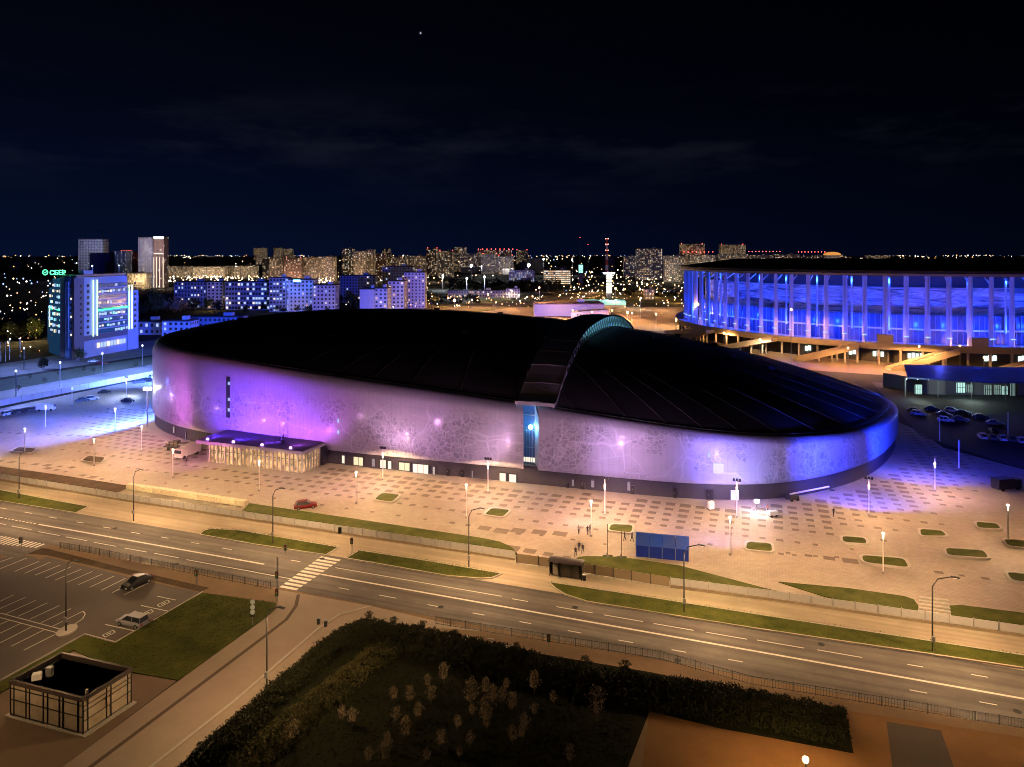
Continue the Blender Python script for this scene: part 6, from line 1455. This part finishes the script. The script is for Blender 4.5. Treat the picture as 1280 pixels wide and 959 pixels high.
for x, y, lb in ((20, 497, 'westernmost added cold white lamp along the blue lit road'), (75, 484, 'second added cold white lamp along the blue lit road'), (128, 470, 'third added cold white lamp along the blue lit road, under the neon tower'), (178, 458, 'added cold white lamp of the blue lit road closest to the arena'), (108, 440, 'added cold white lamp on the neon tower forecourt'), (30, 462, 'added cold white lamp beyond the western verge by the flagpoles')):
    far_lamp(x, y, 9, 9000, (.26, .38, 1.0), lb, 'added cold lamps of the western road', .3, E_white)  # lamps added to brighten the western road and forecourt
# ------------------------------------------------------------------ canopy building and kiosks on the right
CA = [GX(1130, 258), GX(1238, 252), GX(1500, 250)]; CB = [GX(1135, 240), GX(1238, 232), GX(1500, 226)]
t = thing('station_canopy', 'long dark terminal with a thin blue lit roof behind the eastern car park', 'terminal', (0, 0, 0)); mb = MB()
for k in range(2):
    a0, a1, b0, b1 = CA[k], CA[k+1], CB[k], CB[k+1]; MB().add([(*a0[:2], 9.0), (*a1[:2], 9.0), (*b1[:2], 7.4), (*b0[:2], 7.4), (*a0[:2], 8.5), (*a1[:2], 8.5), (*b1[:2], 6.9), (*b0[:2], 6.9)], [(0, 3, 2, 1), (4, 5, 6, 7), (3, 7, 6, 2), (0, 4, 7, 3), (0, 1, 5, 4)]).build('roof_slab', mat('blue_roof_sheet', (.10, .12, .30), .5), t)
for k in range(26):
    c = CB[0].lerp(CB[2], k/25)+Vector((0, .8, 0)); MB().ball((c.x, c.y, 6.7), .16, 5).build('soffit_lamp', E_white, t)
    if k % 3 == 0: MB().tube([(c.x, c.y+1, 0), (c.x, c.y+1, 7)], .15, 5).build('column', M_pole, t)
wa, wb, wc = GX(1104, 262), GX(1160, 247), GX(1500, 243)
for a, b_ in ((wa, wb), (wb, wc)):
    d = b_-a; nk = int(d.length/6)
    for k in range(nk): c = a.lerp(b_, (k+.5)/nk); MB().box((c.x, c.y, 2.6), (d.length/nk-.1, .5, 5.2), atan2(d.y, d.x)).build('wall_panel', mat('dull_pink_wall', (.20, .16, .15), .85), t)
for x, w_, z, h_, lb in ((1148, 8, 3.0, 3.2, 0), (1201, 10, 3.6, 3.4, 0), (1212, 7, 3.3, 2.6, 1), (1235, 8, 2.8, 3.4, 1), (1247, 8, 2.9, 3.2, 1), (1256, 6, 2.6, 2.8, 0), (1266, 5, 3, 4.5, 1)):
    c = GX(x, 241); wd = w_*241/F; o = MB().box((c.x, c.y, z), (wd, .5, h_)).build('lit_shopfront', E_('cold_shopfront', (.55, .95, .85), .75) if not lb else E_('dim_shopfront', (.5, .75, .65), .3), t)
    for k in range(4): MB().box((c.x-wd/2+wd*k/3, c.y-.3, z), (.14, .2, h_)).build('frame', M_dark, o)
    MB().box((c.x, c.y-.3, z+.2), (wd, .2, .12)).build('frame', M_dark, o)
plight('lamp_light', (GX(1148, 236).x, 236, 4), 1200, (.7, 1, .9), .5); plight('lamp_light', (GX(1215, 234).x, 234, 4), 1500, (.7, 1, .9), .5); plight('lamp_light', (GX(1190, 255).x, 262, 14), 2500, (.08, .1, 1.0), .5)

# ------------------------------------------------------------------ trees
def tree_proto(name, n, hgt, rad, m, seed, size=.55, clumps=9):
    t = thing(name, '', 'tree'); rnd = random.Random(seed); kids = []; tr = MB().tube([(0, 0, 0), (.1, 0, hgt*.3), (.0, .1, hgt*.75)], hgt*.03, 6, hgt*.01); cs = []
    for k in range(clumps):
        a = k*2.4; f = .35+.6*k/clumps; r = rad*.62*sin(pi*min(1, f*.95))*rnd.uniform(.5, 1.1); c = Vector((r*cos(a), r*sin(a), hgt*f)); cs.append((c, rad*rnd.uniform(.35, .55))); tr.tube([(0, 0, hgt*f*.6), tuple(c)], hgt*.01, 4)
    kids.append((tr.build('trunk', M_bark, t), None))
    def fn(r):
        c, q_ = r.choice(cs); v = Vector((r.gauss(0, 1), r.gauss(0, 1), r.gauss(0, .8))).normalized()*q_*r.random()**.4; return c+v
    kids.append((leaves(n, fn, size, seed).build('crown', m, t, kind='stuff'), None)); return Proto(t, kids)
T1 = tree_proto('broadleaf_tree', 1500, 11, 5.5, M_leaf, 1); T2 = tree_proto('broadleaf_tree', 1300, 9, 4.5, M_leafd, 2); T3 = tree_proto('poplar_tree', 900, 13, 2.6, M_leafd, 3, .5)
tl = [(165, 398, 'left of the blue mound behind the neon tower'), (180, 392, 'in the dark blue clump right of the neon tower'), (195, 395, 'in the dark blue clump by the blue hall'), (172, 405, 'low in front of the dark blue clump'), (190, 385, 'tallest of the dark blue clump'), (208, 388, 'right side of the dark blue clump'), (215, 380, 'between the clump and the blue block'), (244, 388, 'under the lilac gable block'), (262, 386, 'beside the yellow yard lamp'), (272, 390, 'right of the yellow yard lamp'), (412, 383, 'left of the violet slabs, nearer one'), (425, 381, 'left of the violet slabs, middle one'), (438, 383, 'touching the blank violet wall'), (447, 386, 'in front of the blank violet wall'), (484, 386, 'lit green at the foot of the violet slabs'), (500, 384, 'second lit green at the foot of the violet slabs'), (515, 382, 'third at the foot of the tallest violet slab'), (533, 378, 'right end of the violet slabs'), (545, 380, 'right of the violet slabs beside the road'), (470, 345, 'in front of the narrow cream high rise'), (10, 425, 'at the far left below the city lights'), (30, 420, 'lit yellow by a lamp at the far left'), (45, 424, 'left of the green neon wing'), (55, 462, 'low at the foot of the neon tower'), (100, 452, 'under the corner of the neon tower')]
for k, (x, y, lb) in enumerate(tl): (T3 if x in (533,) else (T1, T2)[k % 2]).place(G(x, y), k*1.3, ('dark tree ' if k % 2 else 'broad tree ')+lb, 'trees between the arena and the city', (.55 if y > 440 else .9+.25*((k*7) % 5)/5) if x not in (172, 180, 190, 195, 208) else 1.6)
# woods reading as one mass
def wood(px0, px1, y0, y1, hmax, n, size, seed, lb, m=None):
    rnd = random.Random(seed); base = [(G(rnd.uniform(px0, px1), rnd.uniform(y0, y1)), rnd.uniform(.6, 1.1)) for _ in range(max(12, n//90))]
    def fn(r): c, s_ = r.choice(base); v = Vector((r.gauss(0, 1), r.gauss(0, 1), r.gauss(0, .8))).normalized()*hmax*.42*s_*r.random()**.4; return c+v+Vector((0, 0, hmax*.5*s_))
    leaves(n, fn, size, seed).build('woods', m or M_leafd, None, kind='stuff', label=lb, category='woods')
wood(560, 700, 357, 366, 15, 9000, 1.6, 1, 'dark line of woods in front of the floodlit yard'); wood(700, 760, 352, 356, 10, 2500, 1.6, 2, 'dark low woods left of the white pylon'); wood(150, 230, 372, 392, 14, 8000, 1.2, 3, 'dark blue tree mass right of the neon tower', M_leafp); wood(0, 60, 400, 425, 9, 4000, 1.1, 4, 'dark trees at the far left beyond the verge'); wood(505, 600, 372, 380, 6, 3500, .9, 5, 'low dark bushes beside the mid distance road'); wood(780, 860, 366, 372, 6, 2500, 1.0, 6, 'low dark bushes before the long blue depot'); wood(300, 430, 384, 392, 7, 4000, .9, 7, 'dark trees under the blue offices')

# ------------------------------------------------------------------ floodlight masts of the yard
for x, y, ty, r, lb in [(589, 352, 332, 3.4, 'first very bright floodlight mast above the dark woods'), (661, 351, 331.5, 4.6, 'largest and brightest floodlight, over the floodlit yard'), (679.5, 345, 324, 2.4, 'tall blue white floodlight mast right of the brightest one'), (715.5, 345, 325, 2.2, 'rightmost tall blue white floodlight mast'), (553.5, 362, 344.5, 1.8, 'lower warm white flood left of the woods'), (583.5, 372, 348, 1.6, 'lower white flood at the left end of the woods'), (605.5, 368, 346, 1.7, 'lower white flood in front of the woods'), (602, 347, 333, 1.3, 'small bluish flood right of the first bright one')]:
    g = G(x, y); z = zat(ty, g.y); t = thing('floodlight_mast', lb, 'floodlight', g, 0, 'floodlight masts of the yard'); MB().tube([(0, 0, 0), (0, 0, z)], .5, 5).build('pole', M_pole, t); MB().ball((0, 0, z), r*.62, 8).build('lamp_head', E_('yard_flood', (.85, .95, 1), 30), t); plight('lamp_light', (g.x, g.y-4, z-1), 22000, (.85, .95, 1), 1, bat=True)
# bare point lights added before the city blocks to light their fronts
def city(px, D, z, power, col): plight('lamp_light', ((px-640)*D/F, D, z), power, col, .6)
CW = (1.0, .66, .32)
for k in range(12): city(212+k*10, 1460, 9, 8000, (1, .76, .46))
for k in range(10): city(335+k*9.5, 1262, 10, 8000, (1, .66, .46))
for x in (432, 448, 462, 476, 490, 504, 520, 536, 552, 566): city(x, 1265, 12, 11000, (1, .72, .46))
for x in (600, 612, 625, 636, 648): city(x, 1700, 14, 14000, (.9, .8, .75))
for x in (100, 118): city(x, 1300, 60, 30000, (.55, .6, 1))
for x in (165, 172, 182, 198): city(x, 990, 14, 8000, (1, .75, .4))
for x in (182, 198): city(x, 1010, 55, 30000, (.95, .8, .9))
for x in (790, 803, 820, 840, 852): city(x, 1215, 14, 11000, (1, .78, .5))
for x in range(870, 1120, 22): city(x, 1470, 34, 10000, (1, .75, .5))
for x, D in ((735, 800), (745, 900), (758, 820), (728, 760), (715, 700), (705, 660), (690, 620), (640, 640), (610, 650), (590, 600), (555, 560), (700, 540), (745, 505), (655, 560), (620, 520), (780, 560), (830, 620), (850, 700), (815, 800)): city(x, D, 9, 17000, (1, .50, .18))
for x, D in ((480, 545), (505, 580), (412, 570), (360, 585), (262, 610), (30, 395), (15, 380), (50, 400)): city(x, D, 7, 3500, (1, .7, .3))
# ------------------------------------------------------------------ distant lights (nobody could count them)
rnd = random.Random(12)
glow = [E_('far_lamp_warm', (1, .66, .36), 2.6), E_('far_lamp_white', (1, .92, .8), 3.4), E_('far_lamp_orange', (1, .45, .14), 2.6), E_('far_lamp_blue', (.35, .5, 1.0), 1.6)]
bufs = [MB() for _ in glow]
def dot(px, py, z, s, k):
    D = F*(H-z)/(py-HY); x = (px-640)*D/F; r = s*D/F
    bufs[k].add([(x, D, z+r), (x+r, D, z), (x, D-r, z), (x-r, D, z), (x, D, z-r)], [(0, 2, 1), (0, 3, 2), (4, 1, 2), (4, 2, 3)])
for _ in range(2600):
    px = rnd.uniform(-120, 1400); u = rnd.random(); py = 319.2+ (u**1.6)*26
    if rnd.random() < .35: py = 319+rnd.expovariate(1/3.0)
    z = rnd.choice((6, 8, 10, 14, 22, 30)) if py < 335 else rnd.choice((5, 8, 10))
    if 560 < px < 700 and 346 < py < 366: continue
    if 150 < px < 215 and py > 344: continue
    dens = .5+.5*sin(px*.021+1)*sin(px*.047+py*.3)
    if px < 210: dens *= .55
    if rnd.random() > dens: continue
    dot(px, py, z, rnd.choice((.3, .4, .55, .8)), rnd.choices((0, 1, 2, 3), (5, 4, 2, 1))[0])
for _ in range(420):     # mid distance
    px = rnd.uniform(400, 860); py = rnd.uniform(344, 384); 
    if 555 < px < 712 and 345 < py < 368: continue
    dot(px, py, rnd.choice((2, 5, 8)), rnd.choice((.5, .7, 1.0)), rnd.choices((0, 1, 2), (5, 4, 3))[0])
for _ in range(110): dot(rnd.uniform(700, 860), rnd.uniform(338, 372), rnd.choice((3, 6, 9)), rnd.choice((.5, .7, 1.0)), rnd.choices((0, 1, 2, 3), (4, 5, 3, 1))[0])
for _ in range(200): dot(rnd.uniform(205, 420), rnd.uniform(345, 354), rnd.choice((4, 7)), rnd.choice((.8, 1.2)), rnd.choices((0, 1), (4, 3))[0])
for _ in range(45): dot(rnd.uniform(-20, 100), rnd.uniform(340, 372), rnd.choice((4, 7)), rnd.choice((.8, 1.3)), rnd.choices((0, 1, 3), (4, 3, 2))[0])
for _ in range(60): dot(rnd.uniform(-20, 55), rnd.uniform(372, 440), rnd.choice((4, 7)), rnd.choice((.6, 1.0)), rnd.choices((0, 1, 2), (4, 3, 2))[0])
for b, m, c in zip(bufs, glow, ('warm', 'white', 'orange', 'blue')): b.build('city_lights', m, None, kind='stuff', label='countless %s lights scattered over the distant city' % c, category='city lights')
# far low buildings as one mass
fb = MB()
for _ in range(700):
    px = rnd.uniform(-150, 1430); D = rnd.uniform(1700, 6500); h_ = rnd.choice((9, 15, 15, 27, 27, 40)); w_ = rnd.uniform(15, 60); fb.box(((px-640)*D/F, D, h_/2), (w_, 12, h_), rnd.uniform(-.5, .5))
fb.build('distant_city', M_grey, None, kind='stuff', label='distant low city blocks reading as one dark mass on the horizon', category='city')
# bright star
t = thing('star', 'single tiny white star in the upper middle of the black sky', 'star', GX(525.5, 15000, zat(41.5, 15000))); MB().ball((0, 0, 0), 6, 6).build('disc', E_white, t)
